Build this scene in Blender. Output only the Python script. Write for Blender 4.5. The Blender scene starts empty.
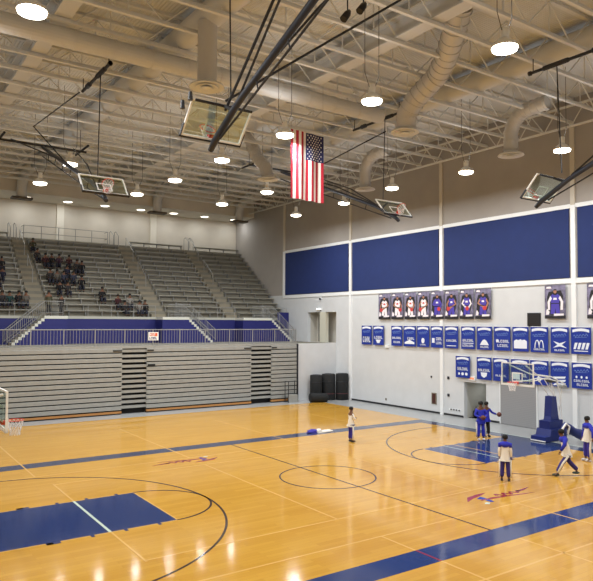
import bpy, bmesh, math, random
from mathutils import Vector, Matrix
random.seed(7)
PI = math.pi
S = bpy.context.scene
C = S.collection

# ---------------------------------------------------------------- camera
cam_d = bpy.data.cameras.new('camera'); cam = bpy.data.objects.new('camera', cam_d); C.objects.link(cam)
yaw, pitch, roll = 0.6025, 0.0406, 0.0049
F = Vector((math.sin(yaw)*math.cos(pitch), math.cos(yaw)*math.cos(pitch), math.sin(pitch)))
R0 = Vector((math.cos(yaw), -math.sin(yaw), 0)); U0 = R0.cross(F)
R1 = R0*math.cos(roll)+U0*math.sin(roll); U1 = -R0*math.sin(roll)+U0*math.cos(roll)
M = Matrix((R1, U1, -F)).transposed().to_4x4(); M.translation = Vector((-15.0147, -19.6672, 5.8453))
cam.matrix_world = M
cam_d.sensor_width = 36; cam_d.lens = 36*639.5667/593; cam_d.shift_y = (297.3556-290.5)/593
cam_d.clip_end = 200
S.camera = cam
# ---------------------------------------------------------------- exposure, world
S.view_settings.view_transform = 'Standard'; S.view_settings.look = 'None'
S.view_settings.gamma = 1; S.view_settings.use_curve_mapping = False
S.view_settings.exposure = -0.44
LAMP_W = 500; UP_W = 26; SOFFIT_W = 55
W = bpy.data.worlds.new('world'); S.world = W; W.use_nodes = True
W.node_tree.nodes['Background'].inputs[0].default_value = (1, .93, .82, 1)
W.node_tree.nodes['Background'].inputs[1].default_value = 0.02

# ---------------------------------------------------------------- materials
def lin(c):
    return tuple((x/12.92 if x <= .04045 else ((x+.055)/1.055)**2.4) for x in [v/255 for v in c])
MAT = {}
def mat(name, rgb, rough=.6, metal=0, noise=0, scale=4, coat=0, emit=0, bump=0, bscale=20, stretch=(1,1,1), alpha=1, spec=None):
    if name in MAT: return MAT[name]
    m = bpy.data.materials.new(name); m.use_nodes = True; nt = m.node_tree; b = nt.nodes['Principled BSDF']
    c = lin(rgb); b.inputs['Base Color'].default_value = (*c, 1)
    b.inputs['Roughness'].default_value = rough; b.inputs['Metallic'].default_value = metal
    if spec is not None: b.inputs['Specular IOR Level'].default_value = spec
    if coat: b.inputs['Coat Weight'].default_value = coat; b.inputs['Coat Roughness'].default_value = .08
    if emit:
        b.inputs['Emission Color'].default_value = (*c, 1); b.inputs['Emission Strength'].default_value = emit
    if alpha < 1: b.inputs['Alpha'].default_value = alpha
    if noise or bump:
        tc = nt.nodes.new('ShaderNodeTexCoord'); mp = nt.nodes.new('ShaderNodeMapping'); mp.inputs['Scale'].default_value = stretch
        nt.links.new(tc.outputs['Object'], mp.inputs[0])
        n = nt.nodes.new('ShaderNodeTexNoise'); n.inputs['Scale'].default_value = scale; n.inputs['Detail'].default_value = 4
        nt.links.new(mp.outputs[0], n.inputs['Vector'])
        if noise:
            r = nt.nodes.new('ShaderNodeValToRGB'); r.color_ramp.elements[0].position = .3; r.color_ramp.elements[1].position = .7
            r.color_ramp.elements[0].color = (*[max(0, x*(1-noise)) for x in c], 1); r.color_ramp.elements[1].color = (*[min(1, x*(1+noise)) for x in c], 1)
            nt.links.new(n.outputs[0], r.inputs[0]); nt.links.new(r.outputs[0], b.inputs['Base Color'])
        if bump:
            n2 = nt.nodes.new('ShaderNodeTexNoise'); n2.inputs['Scale'].default_value = bscale
            nt.links.new(mp.outputs[0], n2.inputs['Vector'])
            bp = nt.nodes.new('ShaderNodeBump'); bp.inputs['Strength'].default_value = bump; bp.inputs['Distance'].default_value = .02
            nt.links.new(n2.outputs[0], bp.inputs['Height']); nt.links.new(bp.outputs[0], b.inputs['Normal'])
    MAT[name] = m; return m

def floor_mat():
    m = bpy.data.materials.new('maple_floor'); m.use_nodes = True; nt = m.node_tree; b = nt.nodes['Principled BSDF']
    L = nt.links.new
    tc = nt.nodes.new('ShaderNodeTexCoord')
    br = nt.nodes.new('ShaderNodeTexBrick'); br.inputs['Scale'].default_value = 1
    br.inputs['Brick Width'].default_value = 1.6; br.inputs['Row Height'].default_value = .17; br.inputs['Mortar Size'].default_value = .002
    br.inputs['Color1'].default_value = (*lin((211, 162, 66)), 1); br.inputs['Color2'].default_value = (*lin((201, 150, 57)), 1)
    br.inputs['Mortar'].default_value = (*lin((176, 120, 58)), 1)
    L(tc.outputs['Object'], br.inputs['Vector'])
    n = nt.nodes.new('ShaderNodeTexNoise'); n.inputs['Scale'].default_value = .35; n.inputs['Detail'].default_value = 5
    L(tc.outputs['Object'], n.inputs['Vector'])
    r = nt.nodes.new('ShaderNodeValToRGB'); r.color_ramp.elements[0].color = (.88, .86, .84, 1); r.color_ramp.elements[1].color = (1.06, 1.06, 1.06, 1)
    L(n.outputs[0], r.inputs[0])
    mx = nt.nodes.new('ShaderNodeMix'); mx.data_type = 'RGBA'; mx.blend_type = 'MULTIPLY'; mx.inputs[0].default_value = 1
    L(br.outputs['Color'], mx.inputs[6]); L(r.outputs[0], mx.inputs[7]); L(mx.outputs[2], b.inputs['Base Color'])
    b.inputs['Roughness'].default_value = .09; b.inputs['Specular IOR Level'].default_value = .42
    gloss_bump(nt, b, tc)
    MAT['floor'] = m; return m
def gloss_bump(nt, b, tc):
    mp = nt.nodes.new('ShaderNodeMapping'); mp.inputs['Scale'].default_value = (.6, 5, 1)
    nt.links.new(tc.outputs['Object'], mp.inputs[0])
    n2 = nt.nodes.new('ShaderNodeTexNoise'); n2.inputs['Scale'].default_value = 1.2; n2.inputs['Detail'].default_value = 3
    nt.links.new(mp.outputs[0], n2.inputs['Vector'])
    bp = nt.nodes.new('ShaderNodeBump'); bp.inputs['Strength'].default_value = .07; bp.inputs['Distance'].default_value = .02
    nt.links.new(n2.outputs[0], bp.inputs['Height']); nt.links.new(bp.outputs[0], b.inputs['Normal'])
def paint(name, rgb, rough=.1):
    if name in MAT: return MAT[name]
    m = mat(name, rgb, rough); nt = m.node_tree
    gloss_bump(nt, nt.nodes['Principled BSDF'], nt.nodes.new('ShaderNodeTexCoord')); return m
def glass_mat():
    m = bpy.data.materials.new('backboard_glass'); m.use_nodes = True; nt = m.node_tree; nt.nodes.clear()
    o = nt.nodes.new('ShaderNodeOutputMaterial'); t = nt.nodes.new('ShaderNodeBsdfTransparent'); t.inputs[0].default_value = (.86, .93, .90, 1)
    g = nt.nodes.new('ShaderNodeBsdfGlossy'); g.inputs['Roughness'].default_value = .05; mx = nt.nodes.new('ShaderNodeMixShader'); mx.inputs[0].default_value = .12
    nt.links.new(t.outputs[0], mx.inputs[1]); nt.links.new(g.outputs[0], mx.inputs[2]); nt.links.new(mx.outputs[0], o.inputs[0])
    MAT['glass'] = m; return m
floor_mat(); glass_mat()
def deck_mat():
    m = mat('roof_deck', (203, 204, 202), .75); nt = m.node_tree; b = nt.nodes['Principled BSDF']
    tc = nt.nodes.new('ShaderNodeTexCoord'); w = nt.nodes.new('ShaderNodeTexWave'); w.bands_direction = 'X'; w.inputs['Scale'].default_value = 2.2
    nt.links.new(tc.outputs['Object'], w.inputs['Vector'])
    bp = nt.nodes.new('ShaderNodeBump'); bp.inputs['Strength'].default_value = .5; bp.inputs['Distance'].default_value = .04
    nt.links.new(w.outputs[1], bp.inputs['Height']); nt.links.new(bp.outputs[0], b.inputs['Normal']); return m
deck_mat()
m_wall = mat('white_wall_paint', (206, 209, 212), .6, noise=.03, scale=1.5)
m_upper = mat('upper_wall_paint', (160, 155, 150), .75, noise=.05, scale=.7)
m_back = mat('back_wall_paint', (206, 200, 188), .75, noise=.05, scale=.7)
m_trim = mat('bright_white_trim', (232, 235, 237), .5)
m_blue = mat('royal_blue_wall_panel', (22, 42, 98), .8, noise=.06, scale=2)
m_fascia = mat('blue_fascia_paint', (24, 28, 100), .6)
m_joist = mat('cream_steel', (212, 212, 209), .55)
m_girder = mat('cream_duct_paint', (199, 199, 197), .5)
m_duct = mat('pale_duct_metal', (196, 193, 188), .45, metal=.1)
m_conc = mat('grey_concrete', (128, 124, 112), .85, noise=.1, scale=2)
m_bench = mat('aluminium_bench', (176, 172, 156), .5, metal=.15)
m_rail = mat('galvanised_rail', (150, 150, 148), .45, metal=.3)
m_bleach = mat('grey_bleacher_board', (150, 151, 147), .5, noise=.06, scale=3)
m_dark = mat('dark_gap', (22, 22, 22), .8)
m_black = mat('black_steel', (26, 27, 33), .5)
m_navy = mat('dark_blue_grey_steel', (38, 44, 58), .5)
m_white = mat('white_enamel', (238, 238, 234), .4)
m_apron = paint('grey_apron_floor', (160, 162, 162), .25)
m_orange = mat('orange_rim', (226, 60, 34), .4)
m_net = mat('white_net_cord', (235, 235, 235), .8)
m_pad = mat('royal_blue_vinyl_pad', (22, 38, 108), .45)
m_mat = mat('black_vinyl_mat', (22, 24, 26), .85, noise=.1, scale=6)
m_skin = mat('brown_skin', (110, 74, 54), .6)
m_hair = mat('black_hair', (18, 16, 16), .8)
m_lens = mat('lamp_lens', (255, 250, 232), .4, emit=14)
m_lens2 = mat('downlight_lens', (255, 248, 228), .4, emit=6)

# ---------------------------------------------------------------- helpers
class MB:
    def __init__(s): s.v = []; s.f = []
    def add(s, vs, fs):
        n = len(s.v); s.v += [tuple(v) for v in vs]; s.f += [tuple(i+n for i in f) for f in fs]; return s
    def box(s, x0, x1, y0, y1, z0, z1):
        v = [(x, y, z) for x in (x0, x1) for y in (y0, y1) for z in (z0, z1)]
        return s.add(v, [(0,1,3,2),(4,6,7,5),(0,4,5,1),(2,3,7,6),(0,2,6,4),(1,5,7,3)])
    def tube(s, pts, r, n=8, closed=False, cap=True):
        P = [Vector(p) for p in pts]; k = len(P); rr = r if isinstance(r, (list, tuple)) else [r]*k
        rings = []; up = None
        for i in range(k):
            if closed: t = P[(i+1) % k]-P[i-1]
            else: t = P[min(i+1, k-1)]-P[max(i-1, 0)]
            t = t.normalized() if t.length > 1e-9 else Vector((0, 0, 1))
            if up is None:
                a = Vector((0, 0, 1)) if abs(t.z) < .9 else Vector((1, 0, 0)); up = (a-t*a.dot(t)).normalized()
            else:
                up = up-t*up.dot(t)
                up = up.normalized() if up.length > 1e-6 else Vector((1, 0, 0))
            q = t.cross(up); rings.append([P[i]+(up*math.cos(2*PI*j/n)+q*math.sin(2*PI*j/n))*rr[i] for j in range(n)])
        vs = [v for g in rings for v in g]; fs = []
        for i in range(k if closed else k-1):
            a = i*n; b = ((i+1) % k)*n
            for j in range(n): fs.append((a+j, a+(j+1) % n, b+(j+1) % n, b+j))
        if cap and not closed: fs += [tuple(range(n))[::-1], tuple(range((k-1)*n, k*n))]
        return s.add(vs, fs)
    def lathe(s, prof, c=(0, 0, 0), n=20):
        vs = [(c[0]+r*math.cos(2*PI*j/n), c[1]+r*math.sin(2*PI*j/n), c[2]+z) for r, z in prof for j in range(n)]; fs = []
        for i in range(len(prof)-1):
            for j in range(n): fs.append((i*n+j, i*n+(j+1) % n, (i+1)*n+(j+1) % n, (i+1)*n+j))
        if prof[0][0] > 1e-4: fs.append(tuple(range(n))[::-1])
        if prof[-1][0] > 1e-4: fs.append(tuple(range((len(prof)-1)*n, len(prof)*n)))
        return s.add(vs, fs)
    def ell(s, c, r, n=12, m=8, rot=None):
        vs = []; fs = []
        for i in range(m+1):
            a = -PI/2+PI*i/m
            for j in range(n):
                v = Vector((r[0]*math.cos(a)*math.cos(2*PI*j/n), r[1]*math.cos(a)*math.sin(2*PI*j/n), r[2]*math.sin(a)))
                if rot: v = rot @ v
                vs.append(Vector(c)+v)
        for i in range(m):
            for j in range(n): fs.append((i*n+j, i*n+(j+1) % n, (i+1)*n+(j+1) % n, (i+1)*n+j))
        return s.add(vs, fs)
    def prism(s, poly, fn, t0, t1):     # poly: 2-D outline, fn(u, v, t) -> 3-D
        n = len(poly); vs = [fn(u, v, t0) for u, v in poly]+[fn(u, v, t1) for u, v in poly]
        fs = [tuple(range(n))[::-1], tuple(range(n, 2*n))]+[(i, (i+1) % n, (i+1) % n+n, i+n) for i in range(n)]
        return s.add(vs, fs)
    def band(s, inner, outer, z0, z1, closed=False):  # flat ribbon between two paths
        n = len(inner); vs = []
        for p, q in zip(inner, outer): vs += [(p[0], p[1], z0), (q[0], q[1], z0), (p[0], p[1], z1), (q[0], q[1], z1)]
        fs = []
        for i in range(n if closed else n-1):
            a = i*4; b = ((i+1) % n)*4
            fs += [(a+2, a+3, b+3, b+2), (a, b, b+1, a+1), (a, a+2, b+2, b), (a+1, b+1, b+3, a+3)]
        return s.add(vs, fs)
    def build(s, name, m, parent=None, smooth=False):
        off = Vector((0, 0, 0)); p = parent
        while p is not None: off += p.location; p = p.parent
        me = bpy.data.meshes.new(name); me.from_pydata([tuple(Vector(v)-off) for v in s.v], [], s.f); me.validate(); me.update()
        bm = bmesh.new(); bm.from_mesh(me); bmesh.ops.recalc_face_normals(bm, faces=bm.faces); bm.to_mesh(me); bm.free()
        if smooth:
            for f in me.polygons: f.use_smooth = len(f.vertices) == 4
        me.materials.append(m)
        o = bpy.data.objects.new(name, me); C.objects.link(o); o.parent = parent
        return o
def tag(o, label=None, cat=None, group=None, kind=None):
    if label: o['label'] = label
    if cat: o['category'] = cat
    if group: o['group'] = group
    if kind: o['kind'] = kind
    return o
def thing(name, label, cat, loc=(0, 0, 0), group=None):
    o = bpy.data.objects.new(name, None); C.objects.link(o); o.location = loc; o.empty_display_size = .3
    return tag(o, label, cat, group)
def struct(name, mb, m, label=None):
    o = mb.build(name, m); tag(o, label, kind='structure'); return o
def copy_tree(o, parent=None):
    c = o.copy(); C.objects.link(c); c.parent = parent
    for ch in list(o.children): copy_tree(ch, c)
    return c
def arc(cx, cy, r, a0, a1, n=48): return [(cx+r*math.cos(a0+(a1-a0)*i/n), cy+r*math.sin(a0+(a1-a0)*i/n)) for i in range(n+1)]

XW = 16.46; YB = 37.0; XL = -20.0; YN = -24.0; ZT = 18.2
P1, P2, P3, P4 = 28.02, 18.67, 9.32, -.03
ZC = 4.3; YF = 20.4

# ---------------------------------------------------------------- setting: floor and markings
fl = struct('floor', MB().box(XL, XW+3.2, YN, 21, -.1, 0), MAT['floor'], 'glossy yellow maple basketball court floor')
def mark(name, mb, m, label=None): o = mb.build(name, m, fl); tag(o, label); return o
G = .0015
mark('grey_apron', MB().box(13.72, XW+3, YN, 21, 0, G).box(-13.7, 13.72, 18.75, 21, 0, G), m_apron, 'grey painted floor border along the walls')
m_stripe = paint('dark_blue_floor_paint', (40, 58, 108)); m_far = paint('slate_blue_floor_paint', (52, 64, 96))
m_line = paint('thin_dark_floor_line', (70, 52, 50)); m_pale = paint('pale_floor_line', (224, 178, 100)); m_wl = paint('white_floor_line', (205, 222, 205))
m_red = paint('dark_red_floor_paint', (150, 52, 64)); m_bl = paint('bright_blue_floor_paint', (50, 70, 160))
mark('far_sideline', MB().box(-13.7, 13.7, 7.62, 8.5, 0, 2*G), m_far)
mark('near_sideline', MB().box(-13.7, 13.7, -8.5, -7.62, 0, 2*G), m_stripe)
mark('baseline_stripe', MB().box(12.8, 13.7, -7.62, 7.62, 0, 2*G).box(-13.7, -12.8, -7.62, 7.62, 0, 2*G), m_far)
for s in (1, -1):
    mark('key_paint', MB().box(min(s*7.01, s*12.8), max(s*7.01, s*12.8), -1.83, 1.83, 0, 2*G), m_stripe)
    w = .035
    k = MB().band(arc(s*7.01, 0, 1.83-w, PI/2, PI/2+s*PI), arc(s*7.01, 0, 1.83+w, PI/2, PI/2+s*PI), 0, 4*G)
    mark('free_throw_arc', k, m_line)
    cx = s*11.2; r = 6.02
    a = arc(cx, 0, r-w, PI/2, PI/2+s*PI, 80); b = arc(cx, 0, r+w, PI/2, PI/2+s*PI, 80)
    a = [(s*12.8, r-w)]+a+[(s*12.8, -r+w)]; b = [(s*12.8, r+w)]+b+[(s*12.8, -r-w)]
    mark('three_point_line', MB().band(a, b, 0, 4*G), m_line)
    bl = MB()
    for x, l in ((10.65, .09), (9.52, .05), (8.58, .05), (7.58, .05), (10.55, .18)):
        for t in (1, -1): bl.box(s*x-l, s*x+l, min(t*1.83, t*1.98), max(t*1.83, t*1.98), 0, 3*G)
    mark('lane_block', bl, m_stripe)
    ou = MB()
    for t in (1, -1): ou.box(min(s*7.01, s*12.8), max(s*7.01, s*12.8), t*1.85-.025, t*1.85+.025, 0, 2.5*G)
    ou.box(s*6.99-.025, s*6.99+.025, -1.87, 1.87, 0, 2.5*G)
    mark('key_outline', ou, m_pale)
circ = MB().band(arc(0, 0, 1.8, 0, 2*PI, 72)[:-1], arc(0, 0, 1.86, 0, 2*PI, 72)[:-1], 0, 4*G, closed=True)
mark('center_circle', circ, m_line)
mark('center_line', MB().box(-.03, .03, -7.62, 7.62, 0, 4*G), m_line)
vb = MB()
for x in (-9, 9): vb.box(x-.03, x+.03, -4.5, 4.5, 0, 3*G)
for y in (-4.42, 4.42): vb.box(-9, 9, y-.03, y+.03, 0, 3*G)
for x in (-3, 3): vb.box(x-.03, x+.03, -4.42, 4.42, 0, 3*G)
mark('volleyball_line', vb, m_pale)
vb = MB().box(-13, 13, -6.33, -6.27, 0, 3*G).box(-13, 13, -9.88, -9.82, 0, G).box(-13, 13, 5.97, 6.03, 0, 3*G)
for x in (-9.3, -2.95, 2.95, 9.3): vb.box(x-.03, x+.03, -15, -6.3, 0, 2.5*G); vb.box(x-.03, x+.03, 6.0, 15, 0, 2.5*G)
vb.box(-.03+.1, .03+.1, -15, -8.5, 0, G)
mark('practice_court_line', vb, m_pale)
mark('white_lane_line', MB().box(-9.05, -8.97, -1.83, 1.83, 0, 5*G).box(8.35, 8.4, -1.83, 1.83, 0, 5*G), m_wl, 'thin white line across the blue key')
mark('red_cross_line', MB().box(-2.98, -2.92, -8.5, -7.62, 0, 5*G), m_red)
mark('endline_edge', MB().box(13.68, 13.74, -7.6, 8.5, 0, 4*G), m_wl)
def ribbon(mb, pts, w, z):
    ins = []; outs = []
    for i, p in enumerate(pts):
        a = Vector(pts[max(0, i-1)]); b = Vector(pts[min(len(pts)-1, i+1)]); t = (b-a).normalized(); n = Vector((-t.y, t.x))
        ww = w[i] if isinstance(w, list) else w
        ins.append((p[0]+n.x*ww, p[1]+n.y*ww)); outs.append((p[0]-n.x*ww, p[1]-n.y*ww))
    mb.band(ins, outs, 0, z)
def logo(cx, cy, s, sc):
    T = lambda pts: [(cx+s*x*sc, cy+s*y*sc) for x, y in pts]
    a = MB(); ribbon(a, T([(-1.75, .02), (-1.3, .3), (-.7, .42), (-.2, .5)]), [.01, .1, .09, .01], 4*G)
    ribbon(a, T([(-1.2, -.12), (-.5, -.14), (.4, -.3), (1.0, -.42), (1.5, -.5)]), [.03, .07, .04, .03, .0], 4*G)
    word = []
    for i in range(46):
        t = i/45; word.append((-.15+1.35*t, -.02-.05*t+.17*math.sin(t*22)*(1-.5*t)))
    ribbon(a, T(word), .05, 4*G)
    ribbon(a, T([(1.0, -.05), (1.4, .0), (2.0, .12)]), [.05, .06, .0], 4*G)
    mark('court_logo_script', a, m_red, 'dark red script swoosh of the court logo')
    b = MB(); b.prism(T([(-1.15, .1), (-.8, .24), (-.78, -.05), (-.9, -.5), (-1.05, -.45), (-1.02, -.12)]), lambda u, v, t: (u, v, t), 0, 3*G)
    mark('court_logo_emblem', b, m_bl, 'blue emblem of the court logo')
    c = MB(); c.prism(T([(-1.45, -.5), (-1.28, -.4), (-1.14, -.5), (-1.3, -.6)]), lambda u, v, t: (u, v, t), 0, 4*G)
    mark('court_logo_star', c, m_wl, 'pale star of the court logo')
logo(3.3, -5.35, 1, .9); logo(-3.3, 5.45, -1, .8)

# ---------------------------------------------------------------- setting: walls
OP1 = (5.83, 7.53, 0, 2.24); OP2 = (20.5, 24.4, ZC, 6.78)
wr = MB()
def wallbox(y0, y1, z0, z1, mb=None): (mb or wr).box(XW, XW+.3, y0, y1, z0, z1)
wallbox(YN, OP1[0], 0, 8.33); wallbox(OP1[0], OP1[1], OP1[3], 8.33); wallbox(OP1[1], OP2[0], 0, 8.33)
wallbox(OP2[0], OP2[1], 0, ZC); wallbox(OP2[0], OP2[1], OP2[3], 8.33); wallbox(OP2[1], YB, 0, 8.33)
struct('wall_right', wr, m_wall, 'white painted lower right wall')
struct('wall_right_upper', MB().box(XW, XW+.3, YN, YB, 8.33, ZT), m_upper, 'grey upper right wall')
struct('wall_back', MB().box(XL, XW+.3, YB, YB+.3, 0, ZT), m_back, 'pale back wall behind the stands')
struct('wall_left', MB().box(XL-.3, XL, YN, YB, 0, ZT), m_back)
struct('wall_near', MB().box(XL, XW, YN-.3, YN, 0, ZT), m_back)
struct('ceiling', MB().box(XL-.3, XW+.3, YN-.3, YB+.3, ZT-.15, ZT+.1), MAT['roof_deck'], 'cream fluted metal roof deck')
struct('ceiling_soffit', MB().box(XL, XW, 33.4, YB, 16.0, ZT-.15), m_back, 'flat soffit over the top of the stands')
struct('wall_under_stands', MB().box(12.66, XW, YF+.05, YF+.35, 0, ZC), m_wall, 'white wall below the concourse beside the bleachers')
def niche(name, y0, y1, z0, z1, d, m, mb=None):
    n = MB(); n.box(XW+.3, XW+d, y0-.12, y0, z0, z1); n.box(XW+.3, XW+d, y1, y1+.12, z0, z1)
    n.box(XW+d, XW+d+.1, y0-.12, y1+.12, z0, z1+.1); n.box(XW+.3, XW+d, y0-.12, y1+.12, z1, z1+.1); n.box(XW+.3, XW+d, y0-.12, y1+.12, z0-.1, z0)
    return struct(name, n, m)
niche('wall_doorway', OP1[0], OP1[1], G, OP1[3], 2.6, mat('hall_paint', (196, 196, 188), .7))
niche('wall_concourse_doorway', OP2[0], OP2[1], ZC, OP2[3], 1.0, mat('recess_paint', (196, 192, 182), .7))
tn = 1
for y in (P1, P2, P3, P4, P4-9.35, P4-18.7):
    z0 = ZC if y == P1 else 0
    if y == P1: z0 = 8.33
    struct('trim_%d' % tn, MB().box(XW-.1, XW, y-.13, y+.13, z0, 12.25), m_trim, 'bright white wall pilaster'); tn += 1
    struct('trim_%d' % tn, MB().box(XW-.1, XW, y-.13, y+.13, 12.25, 16.6), mat('shaded_trim', (196, 190, 178), .7), 'upper end of wall pilaster'); tn += 1  # same white pilaster, its weaker light up here put into the colour
struct('trim_%d' % tn, MB().box(XW-.07, XW, YN, P1+.15, 12.1, 12.32), m_trim, 'thin white ledge above the blue panels'); tn += 1
struct('trim_%d' % tn, MB().box(XW-.07, XW, YN, P1+.15, 8.06, 8.32), m_trim, 'thin white ledge below the blue panels'); tn += 1
for x in (7.62, -.8, -9.2):
    struct('trim_%d' % tn, MB().box(x-.3, x+.3, YB-.15, YB, 12.0, 16.0), mat('back_pilaster', (226, 222, 210), .7), 'pale pilaster on back wall'); tn += 1
# baseboard
bb = MB().box(XW-.03, XW, YN, OP1[0]-.05, G, .12).box(XW-.03, XW, OP1[1]+.05, YF, G, .12)
struct('baseboard_right', bb, m_black)
# blue acoustic panels
ys = [P1, P2, P3, P4, P4-9.35, P4-18.7]
for i in range(4):
    o = MB().box(XW-.08, XW-.004, ys[i+1]+.25, ys[i]-.25, 8.36, 12.08).build('acoustic_panel', m_blue)
    tag(o, ['royal blue wall panel farthest back, above the concourse doorway', 'royal blue wall panel above the player posters at the back',
            'wide royal blue wall panel above the middle of the banners', 'royal blue wall panel cut off by the right picture edge'][i], 'wall panel')

# ---------------------------------------------------------------- roof steel
def make_joist():
    r = thing('roof_joist', 'cream open web steel joist running lengthwise under the roof deck', 'joist', (0, 0, 0), 'roof joists across the hall')
    ch = MB().box(XL, XW, -.075, .075, 16.62, 16.70); ch.box(XL, XW, -.03, .03, 16.70, 16.78)
    ch.build('bottom_chord', m_joist, r)
    MB().box(XL, XW, -.09, .09, 17.93, 18.05).build('top_chord', m_joist, r)
    wb = MB(); x = XL+.4; k = 0
    while x+1.2 < XW:
        wb.tube([(x, 0, 16.7 if k % 2 == 0 else 17.95), (x+1.35, 0, 17.95 if k % 2 == 0 else 16.7)], .032, 5, cap=False)
        if k % 2: wb.box(x-.02, x+.02, -.02, .02, 16.7, 17.95)
        x += 1.35; k += 1
    wb.build('web', m_joist, r); return r
j0 = make_joist(); y = P4-9.35*2
first = True
while y < 33.2:
    j = j0 if first else copy_tree(j0); first = False
    j.location.y = y; y += 9.35/5
for x, lab in ((-9.2, 'over the left of the court'), (2.0, 'over the centre circle')):
    g = thing('roof_girder', 'cream cross girder '+lab, 'girder', (x, 0, 0))
    MB().box(x-.3, x+.3, YN, 33.4, 17.55, 17.62).box(x-.3, x+.3, YN, 33.4, 16.8, 16.86).build('flange', m_girder, g)
    MB().box(x-.03, x+.03, YN, 33.4, 16.86, 17.55).build('web', m_girder, g)
g = thing('wall_truss', 'open zigzag truss running beside the right wall top', 'truss', (15.9, 0, 0))
t = MB().box(15.84, 15.96, YN, 33.4, 16.3, 16.4).box(15.84, 15.96, YN, 33.4, 17.4, 17.5); t.build('chord', m_joist, g)
t = MB(); y = YN+.5; k = 0
while y < 32.5:
    t.tube([(15.9, y, 16.35 if k % 2 else 17.45), (15.9, y+.8, 17.45 if k % 2 else 16.35)], .03, 5, cap=False); y += .8; k += 1
t.build('web', m_joist, g)
# cross bridging (thin diagonal rods along Y)
# ducts
def duct_thing(name, label, group=None): return thing(name, label, 'duct', (0, 0, 0), group)
d = duct_thing('round_duct', 'long round duct running lengthwise above the left backstop')
sm = MB().tube([(XL+.1, 4.1, 16.25), (6.4, 4.1, 16.25)], .36, 20)
for i in range(17): sm.tube([(XL+.8+i*1.5, 4.1, 16.25), (XL+.86+i*1.5, 4.1, 16.25)], .38, 20)
sm.build('duct_pipe', m_girder, d)
for x, lab in ((-4.45, 'wide cream duct crossing over the left half of the court'), (8.9, 'wide cream duct crossing over the right half of the court')):
    d = duct_thing('cross_duct', lab)
    MB().tube([(x, YN+.1, 17.3), (x, 29.0, 17.3)], .5, 20).build('duct_pipe', m_girder, d, True)
def diffuser(x, y, z, pts, r, label, ribs=True):
    d = thing('air_diffuser', label, 'air vent', (x, y, z))
    MB().tube(pts, r, 18, cap=False).build('drop_duct', m_duct, d, True)
    if ribs:
        rb = MB()
        for i in range(len(pts)-1):
            a, b = Vector(pts[i]), Vector(pts[i+1]); n = max(1, int((b-a).length/.35))
            for k in range(n):
                p = a.lerp(b, (k+.5)/n); q = a.lerp(b, (k+.5)/n+.06/(b-a).length); rb.tube([p, q], r+.03, 18)
        rb.build('duct_rib', m_duct, d)
    def rg(name, a, b, zz): MB().lathe([(a, zz+.06), (b, zz), (b+.02, zz+.03), (a+.02, zz+.08)], (x, y, z), 28).build(name, m_joist, d, True)
    MB().lathe([(r, .22), (r+.04, .14), (.62, .08), (.66, .02), (.62, .0), (.53, .05)], (x, y, z), 28).build('diffuser_ring', m_joist, d, True)
    rg('inner_ring', .30, .42, -.02); rg('inner_ring', .12, .22, -.05)
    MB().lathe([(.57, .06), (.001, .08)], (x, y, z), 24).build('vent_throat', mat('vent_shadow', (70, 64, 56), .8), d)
def elbow(x, y, z, dy=-1, top=17.1, h=1.3):
    pts = [(x, y, z+.1), (x, y, z+h*.75)]
    for i in range(1, 7):
        a = PI/2*i/6; pts.append((x, y+dy*1.1*(1-math.cos(a)), z+h*.75+1.3*math.sin(a)*.9))
    pts.append((x, y+dy*2.2, z+h*.75+1.22)); return pts
diffuser(-4.59, 1.38, 14.5, [(-4.59, 1.38, 14.6), (-4.59, 1.38, 16.95)], .36, 'round ceiling diffuser on a straight drop beside the left folded backboard', False)
diffuser(5.27, 1.21, 14.5, [(5.27, 1.21, 14.6), (5.2, 1.0, 15.3), (5.2, .5, 15.8), (5.2, -.2, 16.15), (5.15, -.9, 16.45), (4.7, -1.8, 16.8), (4.0, -2.8, 17.2), (3.4, -3.7, 17.8)], .46, 'round ceiling diffuser below a big ribbed elbow duct, right of the flag')
diffuser(12.5, .94, 14.5, elbow(12.5, .94, 14.5), .36, 'round ceiling diffuser nearest the right wall, left of the rightmost lamp')
diffuser(5.28, 12.94, 14.5, [(5.28, 12.94, 14.6), (5.28, 13.2, 15.3), (5.28, 14.1, 16.0), (5.28, 15.0, 17.2), (5.28, 15.5, 18.0)], .36, 'round ceiling diffuser left of the flag')
diffuser(11.92, 11.72, 14.5, elbow(11.92, 11.72, 14.5), .36, 'round ceiling diffuser just right of the flag, far side')
for x, lab in ((-4.7, 'left'), (6.4, 'middle'), (14.6, 'right')):
    d = duct_thing('elbow_duct', {'left': 'leftmost cream elbow duct dropping above the stands', 'middle': 'middle cream elbow duct dropping above the stands', 'right': 'cream elbow duct dropping in the far corner above the stands'}[lab])
    pts = [(x, 33.0, 15.5), (x, 33.0, 16.4)]+[(x, 33.0-1.6*(1-math.cos(a)), 16.4+.9*math.sin(a)) for a in [PI/2*i/6 for i in range(1, 7)]]+[(x, 29.5, 17.3)]
    MB().tube(pts, .38, 16).build('duct_pipe', m_girder, d, True)
    MB().box(x-.75, x+.75, 32.6, 33.4, 15.35, 15.5).build('outlet_collar', mat('brown_outlet', (92, 84, 74), .7), d)

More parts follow.
